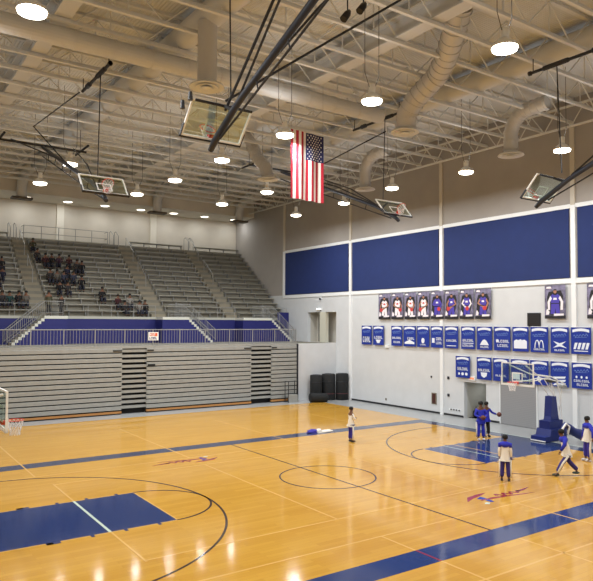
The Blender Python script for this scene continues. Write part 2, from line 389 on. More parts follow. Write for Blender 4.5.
# ---------------------------------------------------------------- lamps
def lamp_light(name, parent, loc, size, watts):
    l = bpy.data.lights.new(name, 'AREA'); l.shape = 'DISK'; l.size = size; l.energy = watts; l.color = (.96, .985, 1)
    o = bpy.data.objects.new(name, l); C.objects.link(o); o.parent = parent; o.location = loc; return o
m_dim = mat('dull_grey_rod', (70, 68, 64), .8)
def make_lamp():
    r = thing('high_bay_lamp', 'lit round high bay lamp hanging from the roof on rods', 'ceiling lamp', (0, 0, 0), 'high bay lamps over the court')
    MB().lathe([(.10, .62), (.13, .6), (.13, .3), (.09, .28)], (0, 0, 0), 14).build('ballast_housing', m_white, r, True)
    MB().lathe([(.09, .3), (.2, .24), (.36, .1), (.4, .0), (.38, .0), (.34, .09)], (0, 0, 0), 24).build('reflector', m_white, r, True)
    MB().lathe([(.375, .0), (.36, -.07), (.2, -.12), (.001, -.13)], (0, 0, 0), 24).build('lens', m_lens, r, True)
    MB().tube([(-.13, 0, .5), (-.34, 0, 1.0), (-.34, 0, 4.03)], .012, 5).tube([(.13, 0, .5), (.34, 0, 1.0), (.34, 0, 4.03)], .012, 5).build('hanging_rod', m_dim, r)
    lamp_light('bulb', r, (0, 0, -.16), .7, LAMP_W)
    u = lamp_light('uplight', r, (0, 0, .7), .3, UP_W); u.rotation_euler = (PI, 0, 0)
    return r
lamps = [(-11.43, -2.15), (.55, -7.83), (.34, -2.16), (.08, 3.22), (11.72, 3.21), (11.95, -2.31), (11.3, 8.52), (5.83, 13.93), (12.07, 19.83), (11.98, 13.96),
         (-.14, 8.6), (5.45, 19.15), (-.21, 14.17), (-6.34, 19.56), (-.54, 19.3), (-6.15, 13.9),
         (11.9, -7.9), (6, -13.5), (-6, -13.5), (0, -18), (12, -18), (-12, -8), (-12, 4.5), (-12, 10.5)]
L0 = make_lamp()
for i, (x, y) in enumerate(lamps):
    o = L0 if i == 0 else copy_tree(L0); o.location = (x, y, 14.0)
def make_down():
    r = thing('recessed_downlight', 'lit recessed downlight in the soffit above the stands', 'ceiling lamp', (0, 0, 0), 'downlights in the soffit above the stands')
    MB().lathe([(.42, .02), (.44, -.03), (.4, -.05), (.38, -.02)], (0, 0, 0), 20).build('trim_ring', m_white, r, True)
    MB().lathe([(.38, -.02), (.3, -.06), (.001, -.07)], (0, 0, 0), 20).build('lens', m_lens2, r, True)
    lamp_light('bulb', r, (0, 0, -.1), .6, SOFFIT_W); return r
D0 = make_down()
for i, x in enumerate((-3.84, -.6, 2.54, 5.79, 8.95, 12.1, 15.3, -7.1, -10.3, -13.5)):
    o = D0 if i == 0 else copy_tree(D0); o.location = (x, 35.3, 15.99)

# ---------------------------------------------------------------- upper stands
Y0 = 27.4; Z0 = 6.28; RUN = .61; RISE = .46; NR = 15
tier = MB()
poly = [(Y0, 4.3)]
for k in range(NR): poly += [(Y0+RUN*k, Z0+RISE*k), (Y0+RUN*(k+1), Z0+RISE*k)]
poly += [(YB, Z0+RISE*(NR-1)), (YB, 4.3)]
for k in range(NR):
    y1 = YB if k == NR-1 else Y0+RUN*(k+1)
    tier.box(XL, XW, Y0+RUN*k, y1, 4.3, Z0+RISE*k)
struct('seating_tier', tier, m_conc, 'stepped grey concrete tier of the upper stands')
struct('floor_concourse', MB().box(XL, XW, YF+.36, Y0, ZC-.3, ZC), m_conc, 'concourse floor above the bleachers')
struct('wall_fascia', MB().box(XL, XW, Y0-.06, Y0, ZC, 6.1), m_fascia, 'blue wall below the upper stands')
struct('trim_%d' % tn, MB().box(XL, XW, Y0-.08, Y0, 6.1, 6.28), mat('pale_ledge', (176, 176, 166), .7), 'pale ledge on top of the blue wall'); tn += 1
struct('wall_fascia_end', MB().box(15.3, XW, Y0-.12, Y0-.06, ZC, 6.8), m_fascia, 'tall blue end wall beside the doorway')
aisles = [(-5.0, -3.65), (3.75, 5.2), (10.3, 11.6)]
secs = [(-14, -5.0, 'left'), (-3.65, 3.75, 'centre'), (5.2, 10.3, 'right centre'), (11.6, 16.35, 'far right')]
ordw = ['lowest', 'second', 'third', 'fourth', 'fifth', 'sixth', 'seventh', 'eighth', 'ninth', 'tenth', 'eleventh', 'twelfth', 'thirteenth', 'fourteenth', 'topmost']
for (x0, x1, sn) in secs:
    b0 = None
    for k in range(NR):
        if sn == 'centre' and k == NR-1: continue
        if b0 is None:
            b0 = thing('bleacher_bench', '', 'bench', (x0, Y0, Z0))
            MB().box(x0, x1, Y0+.28, Y0+.56, Z0+.39, Z0+.43).build('seat_plank', m_bench, b0)
            MB().box(x0, x1, Y0+.55, Y0+.57, Z0+.30, Z0+.43).build('back_edge', m_bench, b0)
            lg = MB().box(x0, x1, Y0+.4, Y0+.44, Z0+.33, Z0+.385); n = int((x1-x0)/1.2)
            for i in range(n+1):
                xx = x0+.1+(x1-x0-.2)*i/n; lg.box(xx-.02, xx+.02, Y0+.34, Y0+.5, Z0, Z0+.39)
            lg.build('bracket', m_rail, b0); b = b0
        else: b = copy_tree(b0)
        b.location = (x0, Y0+RUN*k, Z0+RISE*k)
        b['label'] = 'long grey bench, %s section of the upper stands, %s row up' % (sn, ordw[k]) if k not in (0, NR-1) else 'long grey bench, %s section of the upper stands, %s row' % (sn, ordw[k])
        b['group'] = 'benches of the %s section' % sn
for (a, b) in aisles:
    st = MB()
    for k in range(NR-1): st.box(a+.15, b-.15, Y0+RUN*k+.3, Y0+RUN*(k+1), Z0+RISE*k, Z0+RISE*k+.23)
    struct('aisle_steps', st, mat('aisle_concrete', (146, 138, 120), .85), 'pale half steps in a stand aisle')
struct('concourse_edge', MB().box(XL, 12.66, YF-.02, YF+.36, ZC-.12, ZC+.03), m_bleach, 'light grey edge above the folded bleachers')
# aisle rails
for i, (x, lab) in enumerate(((-4.3, 'left'), (4.5, 'middle'), (10.95, 'right'))):
    r = thing('aisle_handrail', 'thin grey handrail down the %s aisle of the upper stands' % lab, 'handrail', (x, Y0, Z0))
    for k0 in (5, 10) if i < 2 else (6, 11):
        pts = [(x, Y0+RUN*k0+.1, Z0+RISE*k0+.2), (x, Y0+RUN*k0+.1, Z0+RISE*k0+1.1), (x, Y0+RUN*(k0+3)+.1, Z0+RISE*(k0+3)+1.1), (x, Y0+RUN*(k0+3)+.1, Z0+RISE*(k0+3)+.2)]
        MB().tube(pts, .025, 6).build('rail_loop', m_rail, r)
def top_loop(x, label):
    r = thing('top_handrail', label, 'handrail', (x, 35.6, 12.7))
    z = 12.72
    for dx in (0, .45):
        MB().tube([(x+dx, 36.6, z), (x+dx, 36.6, z+1.15), (x+dx, 36.2, z+1.2), (x+dx, 35.5, z+.75), (x+dx, 35.5, z-.2)], .028, 6).build('rail_loop', m_rail, r)
top_loop(-5.0, 'pair of grey handrail loops at the top left of the back railing')
top_loop(3.4, 'pair of grey handrail loops just right of the back railing')
top_loop(10.6, 'pair of grey handrail loops at the top of the right aisle')
pf = thing('press_platform', 'low grey platform with a two bar railing at the top of the centre section', 'platform', (-.5, 36.2, 12.3))
MB().box(-3.95, 3.1, 35.96, YB-.02, 12.3, 12.78).build('deck', mat('platform_grey', (150, 146, 134), .8), pf)
rl = MB()
for z in (13.2, 13.8): rl.tube([(-3.9, 36.02, z), (3.05, 36.02, z)], .025, 6)
for x in (-3.9, 3.05):
    for z in (13.2, 13.8): rl.tube([(x, 36.02, z), (x, 36.9, z)], .025, 6)
rl.build('rail_bar', m_rail, pf)
for i in range(6):
    x = -3.9+6.95*i/5; MB().tube([(x, 36.02, 12.78), (x, 36.02, 13.82)], .03, 6).build('post', m_rail, pf)

# stairs from the concourse to the stands
def stair(xt0, xt1, dirn, n, label):
    """landing from xt0 to xt1, steps descend in direction dirn"""
    r = thing('concourse_stair', label, 'stairs', ((xt0+xt1)/2, 26.6, ZC))
    MB().box(xt0, xt1, 26.0, Y0-.06, ZC, 6.08).build('landing_block', m_fascia, r)
    MB().box(xt0, xt1, 25.97, Y0-.06, 6.08, 6.28).build('landing_edge', mat('white_concrete', (206, 206, 196), .7), r)
    xe = xt1 if dirn > 0 else xt0; w = 2.25/n; h = 1.98/n
    st = MB(); bl = MB()
    for k in range(n):
        x0 = xe+dirn*w*k; x1 = xe+dirn*w*(k+1); zt = 6.28-h*(k+1)
        a, b = min(x0, x1), max(x0, x1)
        st.box(a, b, 25.97, Y0-.06, max(ZC, zt-.2), zt)
        if zt-.2 > ZC: bl.box(a, b, 26.0, Y0-.06, ZC, zt-.2)
    st.build('step', MAT['white_concrete'], r); bl.build('stringer_wall', m_fascia, r)
    for yy in (25.99, 27.2):
        hr = MB(); p0 = (xe-dirn*1.2, yy, 7.28); p1 = (xe, yy, 7.28); p2 = (xe+dirn*2.3, yy, 5.3)
        hr.tube([p0, p1, p2], .028, 6).tube([(p0[0], yy, 6.5), (xe, yy, 6.5), (p2[0], yy, 4.55)], .02, 5)
        k = 0; L = 1.2
        while k <= 10:
            x = xe-dirn*1.2+dirn*.12*k; hr.tube([(x, yy, 6.28), (x, yy, 7.28)], .012, 4); k += 1
        for k in range(1, 19):
            t = k/18; x = xe+dirn*2.3*t; hr.tube([(x, yy, 6.45-1.98*t), (x, yy, 7.28-1.98*t)], .012 if k % 6 else .028, 4)
        hr.build('handrail', m_rail, r)
stair(-4.45, -2.9, -1, 11, 'stair descending left from the upper stands, far left')
stair(4.1, 6.3, 1, 11, 'stair descending right from the upper stands, middle')
stair(11.1, 13.9, 1, 11, 'stair descending right from the upper stands, beside the concourse doorway')
# upper guard railing on front of the stands
gr = thing('stand_guardrail', 'thin grey guardrail in front of the lowest stand rows', 'railing', (0, 27.45, 6.28))
for (a, b) in ((-14, -4.5), (-2.8, 4.1), (6.3, 11.1), (13.9, 16.3)):
    m = MB()
    for z in (6.7, 7.15): m.tube([(a, 27.45, z), (b, 27.45, z)], .02, 5)
    n = max(2, int((b-a)/1.5))
    for i in range(n+1): m.tube([(a+(b-a)*i/n, 27.45, 6.28), (a+(b-a)*i/n, 27.45, 7.15)], .022, 5)
    m.build('rail_section', m_rail, gr)
# concourse front railing
fr = thing('concourse_railing', 'long grey picket railing along the concourse above the folded bleachers', 'railing', (0, YF+.15, ZC))
YR = YF+.15
MB().tube([(-16, YR, 5.38), (12.6, YR, 5.38)], .03, 6).build('top_rail', m_rail, fr)
MB().tube([(-16, YR, 4.42), (12.6, YR, 4.42)], .02, 6).build('bottom_rail', m_rail, fr)
x = -16
while x < 12.5:
    MB().box(x-.03, x+.03, YR-.03, YR+.03, ZC, 5.42).build('post', m_rail, fr)
    pk = MB(); xx = x+.19
    x2 = min(x+1.9, 12.6)
    while xx < x2-.05: pk.box(xx-.009, xx+.009, YR-.009, YR+.009, 4.42, 5.38); xx += .19
    pk.build('picket_panel', m_rail, fr); x += 1.9067
MB().box(12.57, 12.63, YR-.03, YR+.03, ZC, 5.42).build('post', m_rail, fr)
MB().tube([(12.6, YR, 5.38), (12.6, 24, 5.38)], .03, 6).build('return_rail', m_rail, fr)

# sign on the rail
sg = thing('rail_sign', 'small white sign with orange and blue lettering hung on the concourse railing', 'sign', (1.15, YR-.06, 4.9))
MB().box(.82, 1.52, YR-.06, YR-.045, 4.68, 5.22).build('board', m_white, sg)
def glyphs(mb, x0, x1, z0, z1, n, fn):
    w = (x1-x0)/n
    for i in range(n):
        a = x0+i*w+w*.12; b = x0+(i+1)*w-w*.12; k = (i*7+n) % 4
        fn(mb, a, a+(b-a)*.35, z0, z1)
        if k != 1: fn(mb, a, b, z1-(z1-z0)*.25, z1)
        if k != 2: fn(mb, a, b, z0, z0+(z1-z0)*.25)
        if k > 1: fn(mb, b-(b-a)*.3, b, z0, z1)
sf = lambda mb, a, b, c, d: mb.box(a, b, YR-.066, YR-.058, c, d)
q = MB(); glyphs(q, .9, 1.3, 4.97, 5.15, 4, sf); sf(q, 1.28, 1.44, 4.95, 5.16); q.build('upper_lettering', mat('orange_print', (226, 104, 66), .6), sg)
q = MB(); glyphs(q, .88, 1.42, 4.74, 4.9, 5, sf); q.build('lower_lettering', mat('navy_print', (40, 52, 120), .6), sg)

# ---------------------------------------------------------------- retracted bleachers
def bleacher(x0, x1, label):
    r = thing('folded_bleacher', label, 'bleachers', ((x0+x1)/2, YF, 0))
    n = 13; zt = 4.18; z0 = .22; p = (zt-z0)/n
    for k in range(n):
        z = z0+p*k
        m = MB(); yb = YF-.035+.0*k
        m.prism([(yb+.0, z+.06), (yb-.02, z+.07), (yb-.02, z+p-.02), (yb+.0, z+p-.005), (yb+.08, z+p-.005), (yb+.08, z+.06)], lambda u, v, t: (t, u, v), x0, x1)
        m.build('row_board', m_bleach, r)
    MB().box(x0, x1, YF+.06, YF+.4, .05, 4.15).build('dark_core', m_dark, r)
    MB().box(x0, x1, YF-.10, YF+.1, .08, .20).build('toe_board', mat('tan_toe_board', (176, 124, 70), .5), r)
    MB().box(x0, x1, YF-.06, YF+.1, .0, .08).build('floor_seal', m_dark, r)
    return r
bleacher(-13.6, -.97, 'wide grey folded bleacher bank left of the left step aisle')
bleacher(.69, 8.57, 'wide grey folded bleacher bank between the two step aisles')
rb = bleacher(10.3, 12.55, 'narrow grey folded bleacher bank at the right end')
MB().box(12.56, 12.66, YF-.12, YF+.3, 0, ZC).build('end_post', m_black, rb)
def steps(x0, x1, label):
    r = thing('bleacher_step_aisle', label, 'bleacher steps', ((x0+x1)/2, YF, 0))
    MB().box(x0, x1, YF+.35, YF+.5, .0, 4.1).build('backing', m_dark, r)
    n = 12; p = (4.1-.2)/n
    for k in range(n):
        z = .2+p*(k+1)
        MB().box(x0, x1, YF+.02, YF+.3, z-.17, z).build('step', m_bleach, r)
steps(-.97, .69, 'left column of dark gapped folded bleacher steps')
steps(8.57, 10.3, 'right column of dark gapped folded bleacher steps')
MB().box(.75, 1.25, YF-.09, YF-.05, 3.0, 3.14).build('handhold_slot', m_dark, bpy.data.objects['folded_bleacher.001'])
for x0, x1, nm in ((-1.57, -.99, 'folded_bleacher'), (.71, 1.14, 'folded_bleacher.001'), (7.97, 8.55, 'folded_bleacher.001'), (10.32, 10.75, 'folded_bleacher.002')):
    MB().box(x0, x1, YF-.09, YF-.045, 4.0, 4.08).build('latch_plate', m_dark, bpy.data.objects[nm])
# small frame beside the right end
x0 = 11.35; y0 = YF-.75
ch = thing('portable_step_frame', 'small black tubular step frame standing before the right bleacher end', 'step frame', (x0+.4, y0+.2, 0))
f = MB()
for xx in (x0, x0+.85):
    f.tube([(xx, y0, G), (xx, y0, 1.55), (xx, y0+.45, 1.55), (xx, y0+.45, G)], .03, 6)
f.tube([(x0, y0, 1.55), (x0+.85, y0, 1.55)], .03, 6).tube([(x0, y0, .95), (x0+.85, y0, .95)], .03, 6)
f.build('frame', m_black, ch)
MB().box(x0, x0+.85, y0, y0+.45, .5, .56).build('tread', m_bleach, ch)
MB().box(x0, x0+.85, y0-.02, y0+.01, G, .5).build('riser_panel', m_bleach, ch)

# mats
def upright_roll(x, y, r, h, label):
    o = thing('rolled_mat', label, 'gym mat', (x, y, 0))
    MB().lathe([(r-.03, G), (r, .04), (r, h-.04), (r-.03, h)], (x, y, 0), 28).build('roll', m_mat, o, True)
    sp = [(x+(.04+(r-.08)*i/60)*math.cos(i*.55), y+(.04+(r-.08)*i/60)*math.sin(i*.55), h+.006) for i in range(61)]
    MB().tube(sp, .012, 4).build('spiral_edge', m_black, o)
    for z in (.5, 1.4):
        MB().tube([(x+(r+.006)*math.cos(a), y+(r+.006)*math.sin(a), z) for a in [2*PI*i/24 for i in range(24)]], .02, 4, closed=True).build('strap', m_black if z > 1 else mat('maroon_strap', (90, 40, 44), .6), o)
upright_roll(13.98, 19.8, .46, 1.92, 'upright black rolled mat, leftmost of the three by the white wall')
upright_roll(15.02, 19.6, .52, 1.97, 'upright black rolled mat, middle of the three by the white wall')
upright_roll(15.94, 19.1, .48, 2.0, 'upright black rolled mat nearest the corner pilaster')
o = thing('rolled_mat', 'low black rolled mat lying on the floor before the upright rolls', 'gym mat', (13.2, 19.2, 0))
MB().tube([(12.8, 18.95, .35), (12.84, 18.94, .35), (14.0, 18.5, .33), (14.04, 18.49, .33)], [.28, .345, .325, .27], 20).build('roll', m_mat, o, True)

# ---------------------------------------------------------------- main basket units
def ring(c, r, n=24, ax=None):
    return [(c[0]+r*math.cos(2*PI*i/n), c[1]+r*math.sin(2*PI*i/n), c[2]) for i in range(n)]
def backboard_parts(root, T, glassmat, fr_m=None, pad_m=None, rim_m=None):
    """T(x_across, z_up, d_front) maps board coordinates (origin at bottom centre of the glass)"""
    fr_m = fr_m or m_white
    bx = lambda mb, a, b, c, d, e, f: mb.prism([(a, c), (b, c), (b, d), (a, d)], lambda u, v, t: T(u, v, t), e, f)
    g = MB(); bx(g, -.88, .88, .03, 1.04, -.012, 0); g.build('glass', glassmat, root)
    f = MB(); w = .05
    for a, b, c, d in ((-.915, .915, 0, w), (-.915, .915, 1.07-w, 1.07), (-.915, -.915+w, w, 1.07-w), (.915-w, .915, w, 1.07-w)): bx(f, a, b, c, d, -.04, .015)
    f.build('board_frame', fr_m, root)
    t = MB()
    for a, b, c, d in ((-.305, .305, .15, .2), (-.305, .305, .55, .6), (-.305, -.255, .2, .55), (.255, .305, .2, .55)): bx(t, a, b, c, d, .001, .008)
    t.build('target_square', m_white, root)
    p = MB()
    for a, b, c, d in ((-.94, .94, -.05, 0), (-.94, -.915, -.05, .35), (.915, .94, -.05, .35)): bx(p, a, b, c, d, -.05, .03)
    p.build('edge_padding', pad_m or m_white, root)
    rm = MB(); rm.tube([T(.2286*math.cos(2*PI*i/24), .15, .38+.2286*math.sin(2*PI*i/24)) for i in range(24)], .011, 6, closed=True)
    bx(rm, -.08, .08, .05, .16, .0, .13); rm.tube([T(-.07, .15, .1), T(-.12, .15, .185)], .01, 5).tube([T(.07, .15, .1), T(.12, .15, .185)], .01, 5)
    bx(rm, -.1, .1, .135, .15, .03, .18)
    rim = rm.build('rim', m_orange, root)
    return rim
def net(root, fn, drop=.42):
    n = MB()
    for i in range(12):
        for s in (1, -1):
            pts = []
            for k in range(6):
                a = 2*PI*(i+s*k*.5)/12; r = .225-.09*min(1, k/4); pts.append(fn(r*math.cos(a), -drop*k/5, r*math.sin(a)))
            n.tube(pts, .007, 4, cap=False)
    return n.build('net', m_net, root)
def portable_basket(label):
    r = thing('portable_basket', label, 'basketball hoop', (0, 0, 0))
    # local: court direction is -x; board plane at x=11.58, coordinates as for the right hoop
    def T(u, v, d): return (11.58-d, u, 2.90+v)
    rim = backboard_parts(r, T, MAT['glass'])
    net(rim, lambda a, b, c: (11.2+a, c, 3.05+b))
    # base with blue pads
    b = MB()
    b.prism([(13.2, .02), (15.0, .02), (15.0, .5), (14.9, .6), (13.7, .6), (13.6, .28), (13.2, .26)], lambda u, v, t: (u, t, v), -.42, .42)
    b.build('padded_base', m_pad, r)
    b = MB(); b.prism([(13.85, .6), (14.8, .6), (14.62, 1.2), (14.45, 2.2), (14.1, 2.2), (14.0, 1.2)], lambda u, v, t: (u, t, v), -.2, .2)
    b.build('mast_pad', m_pad, r)
    MB().box(13.72, 14.85, -.3, .3, .55, 1.0).build('pad_collar', m_pad, r)
    for y in (-.17, .17):
        MB().tube([(14.9, y, .6), (14.95, y, 1.4), (14.8, y, 2.4), (14.55, y, 2.95)], .035, 8).build('mast', m_white, r)
        MB().tube([(11.62, y*.6, 3.1), (12.6, y, 3.05), (13.6, y, 3.15), (14.6, y, 2.95)], .03, 8).build('lower_boom', m_white, r)
        MB().tube([(11.62, y*2.8, 3.85), (12.9, y, 3.35), (14.1, y, 3.2), (15.2, y, 2.8), (15.5, y*.5, 2.65)], .035, 8).build('upper_boom', m_white, r)
        MB().tube([(14.45, y, 2.1), (13.5, y, 3.1)], .022, 6).build('support_strut', m_white, r)
    MB().box(14.1, 14.6, -.18, .18, 2.9, 3.03).build('boom_bracket', mat('dark_bracket', (60, 60, 60), .5), r)
    MB().tube([(15.3, 0, 2.72), (14.95, 0, 1.2), (14.9, 0, .5)], .03, 6).build('rear_strut', m_white, r)
    for y in (-.45, 0, .45): MB().box(15.1, 15.5, y-.14, y+.14, 2.55, 2.7).build('counterweight', m_bleach, r) if y == 0 else None
    for x in (13.4, 14.8):
        for y in (-.36, .36): MB().tube([(x, y-.03, .07), (x, y+.03, .07)], .07, 12).build('wheel', m_black, r)
    w = MB().box(13.17, 13.2, -.42, .42, .03, .08); w.build('front_strip', m_white, r)
    return r
ub = portable_basket('portable basket with blue padded tower by the right wall')
o = copy_tree(ub); o.rotation_euler = (0, 0, PI); o['label'] = 'portable basket whose rim enters at the left picture edge'
# blue curved pad piece behind the tower
cp = thing('curved_blue_pad', 'long blue vinyl pad with white looped handle lying beside the basket base', 'pad', (14.3, -1.6, 0))
MB().tube([(13.3, -1.5, .1), (12.95, -1.5, .5), (12.95, -1.5, .85), (13.2, -1.5, 1.05), (13.5, -1.5, .9), (13.8, -1.55, .65), (14.4, -1.6, .45), (15.0, -1.65, .38), (15.7, -1.75, .36), (16.1, -1.8, .36)],
          [.07, .08, .09, .12, .16, .2, .26, .3, .32, .28], 14).build('pad_body', m_pad, cp, True)
MB().tube([(13.1, -1.6, .2), (12.8, -1.6, .5), (12.82, -1.6, .9), (13.1, -1.6, 1.12), (13.35, -1.62, .95), (13.2, -1.62, .6)], .05, 8).build('white_handle', m_white, cp, True)

# ---------------------------------------------------------------- ceiling backstops
def backstop(label, X, sg, dy, extra=(), dz=0):
    """outward axis is local +y; near ones are turned by pi"""
    r = thing('ceiling_backstop', label, 'basketball hoop', (0, 0, 0))
    up = Vector((0, .66, .75)).normalized(); nm = Vector((0, -.75, .66)).normalized(); O = Vector((0, 3.75, 10.95))
    def T(u, v, d): return tuple(O+Vector((u, 0, 0))+up*v+nm*d)
    rim = backboard_parts(r, T, MAT['glass'], m_white, m_black)
    net(rim, lambda a, b, c: tuple(O+up*.15+nm*.38+Vector((a, 0, 0))+nm*c+Vector((0, 0, b*.9))), .36)
    MB().tube([(0, 3.75, 10.65), (0, 4.0, 10.85), (0, 5.15, 11.48), (0, 5.5, 11.64), (0, 14.5, 15.2)], [.08, .1, .09, .09, .09], 12).build('mast', m_navy, r, True)
    MB().tube([(-.85, 4.55, 11.68), (.85, 4.55, 11.68)], .04, 8).tube([(0, 4.55, 11.68), (0, 5.0, 11.45)], .05, 8).build('board_crossbar', m_black, r)
    b = MB().tube([(.0, 4.3, 10.85), (0, 5.3, 11.22), (0, 14.6, 14.75)], .03, 8)
    for y in (6.2, 7.6, 9.0, 10.4, 11.8, 13.2): b.tube([(0, y, 11.6+(y-5.5)*.3956), (0, y+.1, 11.22+(y+.1-5.3)*.3796)], .022, 6)
    b.build('lower_truss_bar', m_black, r)
    for s in (-1, 1):
        MB().tube([(0, 5.3, 11.65), (s*.5, 8.1, 13.05), (s*1.6, 14.5, 15.4)], .032, 7).build('side_brace', m_black, r)
        MB().tube([(s*2.1, 13.5, 15.42), (s*2.1, 15.9, 15.42)], .06, 8).tube([(s*2.1, 15.0, 15.42), (s*2.1, 15.0, 16.65)], .015, 5).build('joist_clamp', m_black, r)
    MB().tube([(-2.3, 14.5, 15.3), (2.3, 14.5, 15.3)], .06, 8).build('pivot_pipe', m_black, r)
    if X < 0 and sg < 0: MB().tube([(0, 4.6, 11.55), (0, 6.9, 13.5), (0, 9.6, 15.9)], .04, 8).build('folding_brace', m_black, r)
    wb = MB().tube([(0, 3.5, 16.1), (0, 7.3, 16.1)], .065, 8)
    wb.tube([(0, 4.1, 16.1), (0, 4.2, 16.1), (0, 5.2, 16.1), (0, 5.3, 16.1)], [.06, .1, .1, .06], 8).tube([(0, 3.5, 16.1), (0, 3.6, 16.1)], .1, 8).tube([(0, 3.7, 16.1), (0, 3.7, 16.65)], .02, 6).tube([(0, 7.2, 16.1), (0, 7.2, 16.65)], .02, 6); wb.build('winch_pipe', m_black, r)
    MB().tube([(0, 6.2, 16.1), (0, 6.25, 16.1), (0, 6.6, 16.1)], [.08, .11, .11], 10).build('winch_motor', m_navy, r)
    MB().tube([(0, 4.75, 16.0), (0, 4.9, 11.8)], .022, 6).build('hoist_cable', m_black, r)
    if extra:
        for pts in extra: MB().tube(pts, .035, 7).build('long_brace', m_black, r)
    r.location = (X, sg*dy, dz)
    if sg < 0: r.rotation_euler = (0, 0, PI)
    return r
backstop('large folded ceiling hoop seen from behind, upper left, its thick mast leaving at the top', -7, -1, 0, [[(0, 4.6, 11.8), (-4.42, 6.69, 15.0), (-5.8, 7.4, 16.4)]])
backstop('folded ceiling hoop hanging left over the stands, glass facing the camera', -7, 1, 1.55, [[(0, 7.8, 16.2), (-.4, 15.0, 16.4), (.6, 11.4, 13.6)]])
backstop('folded ceiling hoop right of the flag against the grey upper wall', 7.2, 1, -.1, [[(0, 4.7, 15.4), (0, 9.5, 14.85), (0, 13.1, 14.5)]], .35)
backstop('folded ceiling hoop at the upper right edge above the blue panels', 7.1, -1, .5, (), -.15)
# small ceiling speakers at the top edge
for i, (x, z) in enumerate(((-3.98, 14.48), (-3.4, 14.87))):
    s = thing('ceiling_spotlight', 'small black fixture hanging at the top picture edge, %s of the pair' % ('left' if i == 0 else 'right'), 'spotlight', (x, -6, z))
    MB().tube([(x-.1, -6, z-.18), (x+.05, -6, z+.02), (x+.12, -6, z+.12)], [.11, .1, .05], 12).build('can', m_black, s, True)
    MB().tube([(x+.05, -6, z+.05), (x+.05, -6, 16.62)], .02, 6).build('hanger', m_black, s)
bk = bpy.data.objects['ceiling_backstop']
for x, y, z in ((-8.02, -4.1, 11.66), (-7.98, -4.5, 11.78)):
    cm = MB().tube([(-x+bk.location.x*2, -y, z-.12), (-x+bk.location.x*2, -y, z+.1)], [.07, .05], 8)
    cm.v = [(v[0], v[1], v[2]) for v in cm.v]; o = cm.build('edge_clamp', m_black, bk)

# ---------------------------------------------------------------- flag
fg = thing('hanging_flag', 'American flag hung vertically from the roof above mid court', 'flag', (1.47, 3.5, 11.4))
FW = 1.78; FH = 3.06
def fpt(u, v, t=0):  # u 0..1 across (left to right), v 0..1 up
    return (.58+FW*u, 3.5+.05*math.sin(u*17)*(1-.5*v)+t-.18*u*0, 11.38+FH*v-.08*u)
def fpatch(u0, u1, v0, v1, t0, t1, mb, nu=3, nv=10):
    for side in (t0, t1):
        vs = [fpt(u0+(u1-u0)*i/nu, v0+(v1-v0)*j/nv, side) for j in range(nv+1) for i in range(nu+1)]
        mb.add(vs, [(j*(nu+1)+i, j*(nu+1)+i+1, (j+1)*(nu+1)+i+1, (j+1)*(nu+1)+i) for j in range(nv) for i in range(nu)])
red = MB(); wh = MB()
for i in range(13):
    top = 1.0 if i < 6 else .6
    fpatch(i/13, (i+1)/13, 0, top, -.006, .006, red if i % 2 == 0 else wh)
m_fr = mat('flag_red', (176, 28, 50), .8); m_fw = mat('flag_white', (236, 228, 222), .8); m_fb = mat('flag_blue', (34, 38, 84), .8)
red.build('red_stripe', m_fr, fg); wh.build('white_stripe', m_fw, fg)
cb = MB(); fpatch(6/13, 1, .6, 1, -.006, .006, cb, 8, 8); cb.build('canton', m_fb, fg)
st = MB()
for row in range(11):
    for c in range(5 if row % 2 else 6)[:]:
        u = 6/13+(7/13)*((c+.7+(.5 if row % 2 else 0))/6.6); v = .6+.4*(row+.7)/11.6
        p = fpt(u, v); pts = []
        for k in range(10):
            a = PI/2+k*PI/5; rr = .048 if k % 2 == 0 else .02; pts.append((p[0]+rr*math.cos(a), p[2]+rr*math.sin(a)))
        st.prism(pts, lambda x, z, t, y=p[1]: (x, y-.006+t, z), -.006, -.002)
st.build('star', m_fw, fg)
MB().tube([(.52, 3.5, 14.47), (2.42, 3.5, 14.39)], .025, 8).build('hanging_rod', m_joist, fg)
MB().tube([(.6, 3.5, 14.46), (.6, 3.5, 18.03)], .008, 4).tube([(2.34, 3.5, 14.4), (2.34, 3.5, 18.03)], .008, 4).build('hanging_wire', m_rail, fg)

# ---------------------------------------------------------------- wall posters, banners, fittings
m_ban = mat('banner_blue_cloth', (10, 44, 144), .75); m_print = mat('banner_white_print', (228, 234, 244), .75)
m_print2 = mat('banner_pale_blue_print', (120, 150, 214), .75)
WOFF = .11
def WP(u, v, t): return (XW-t-WOFF, u, v)
def wrect(mb, ya, yb, z0, z1, t0, t1): mb.box(XW-t1-WOFF, XW-t0-WOFF, min(ya, yb), max(ya, yb), z0, z1)
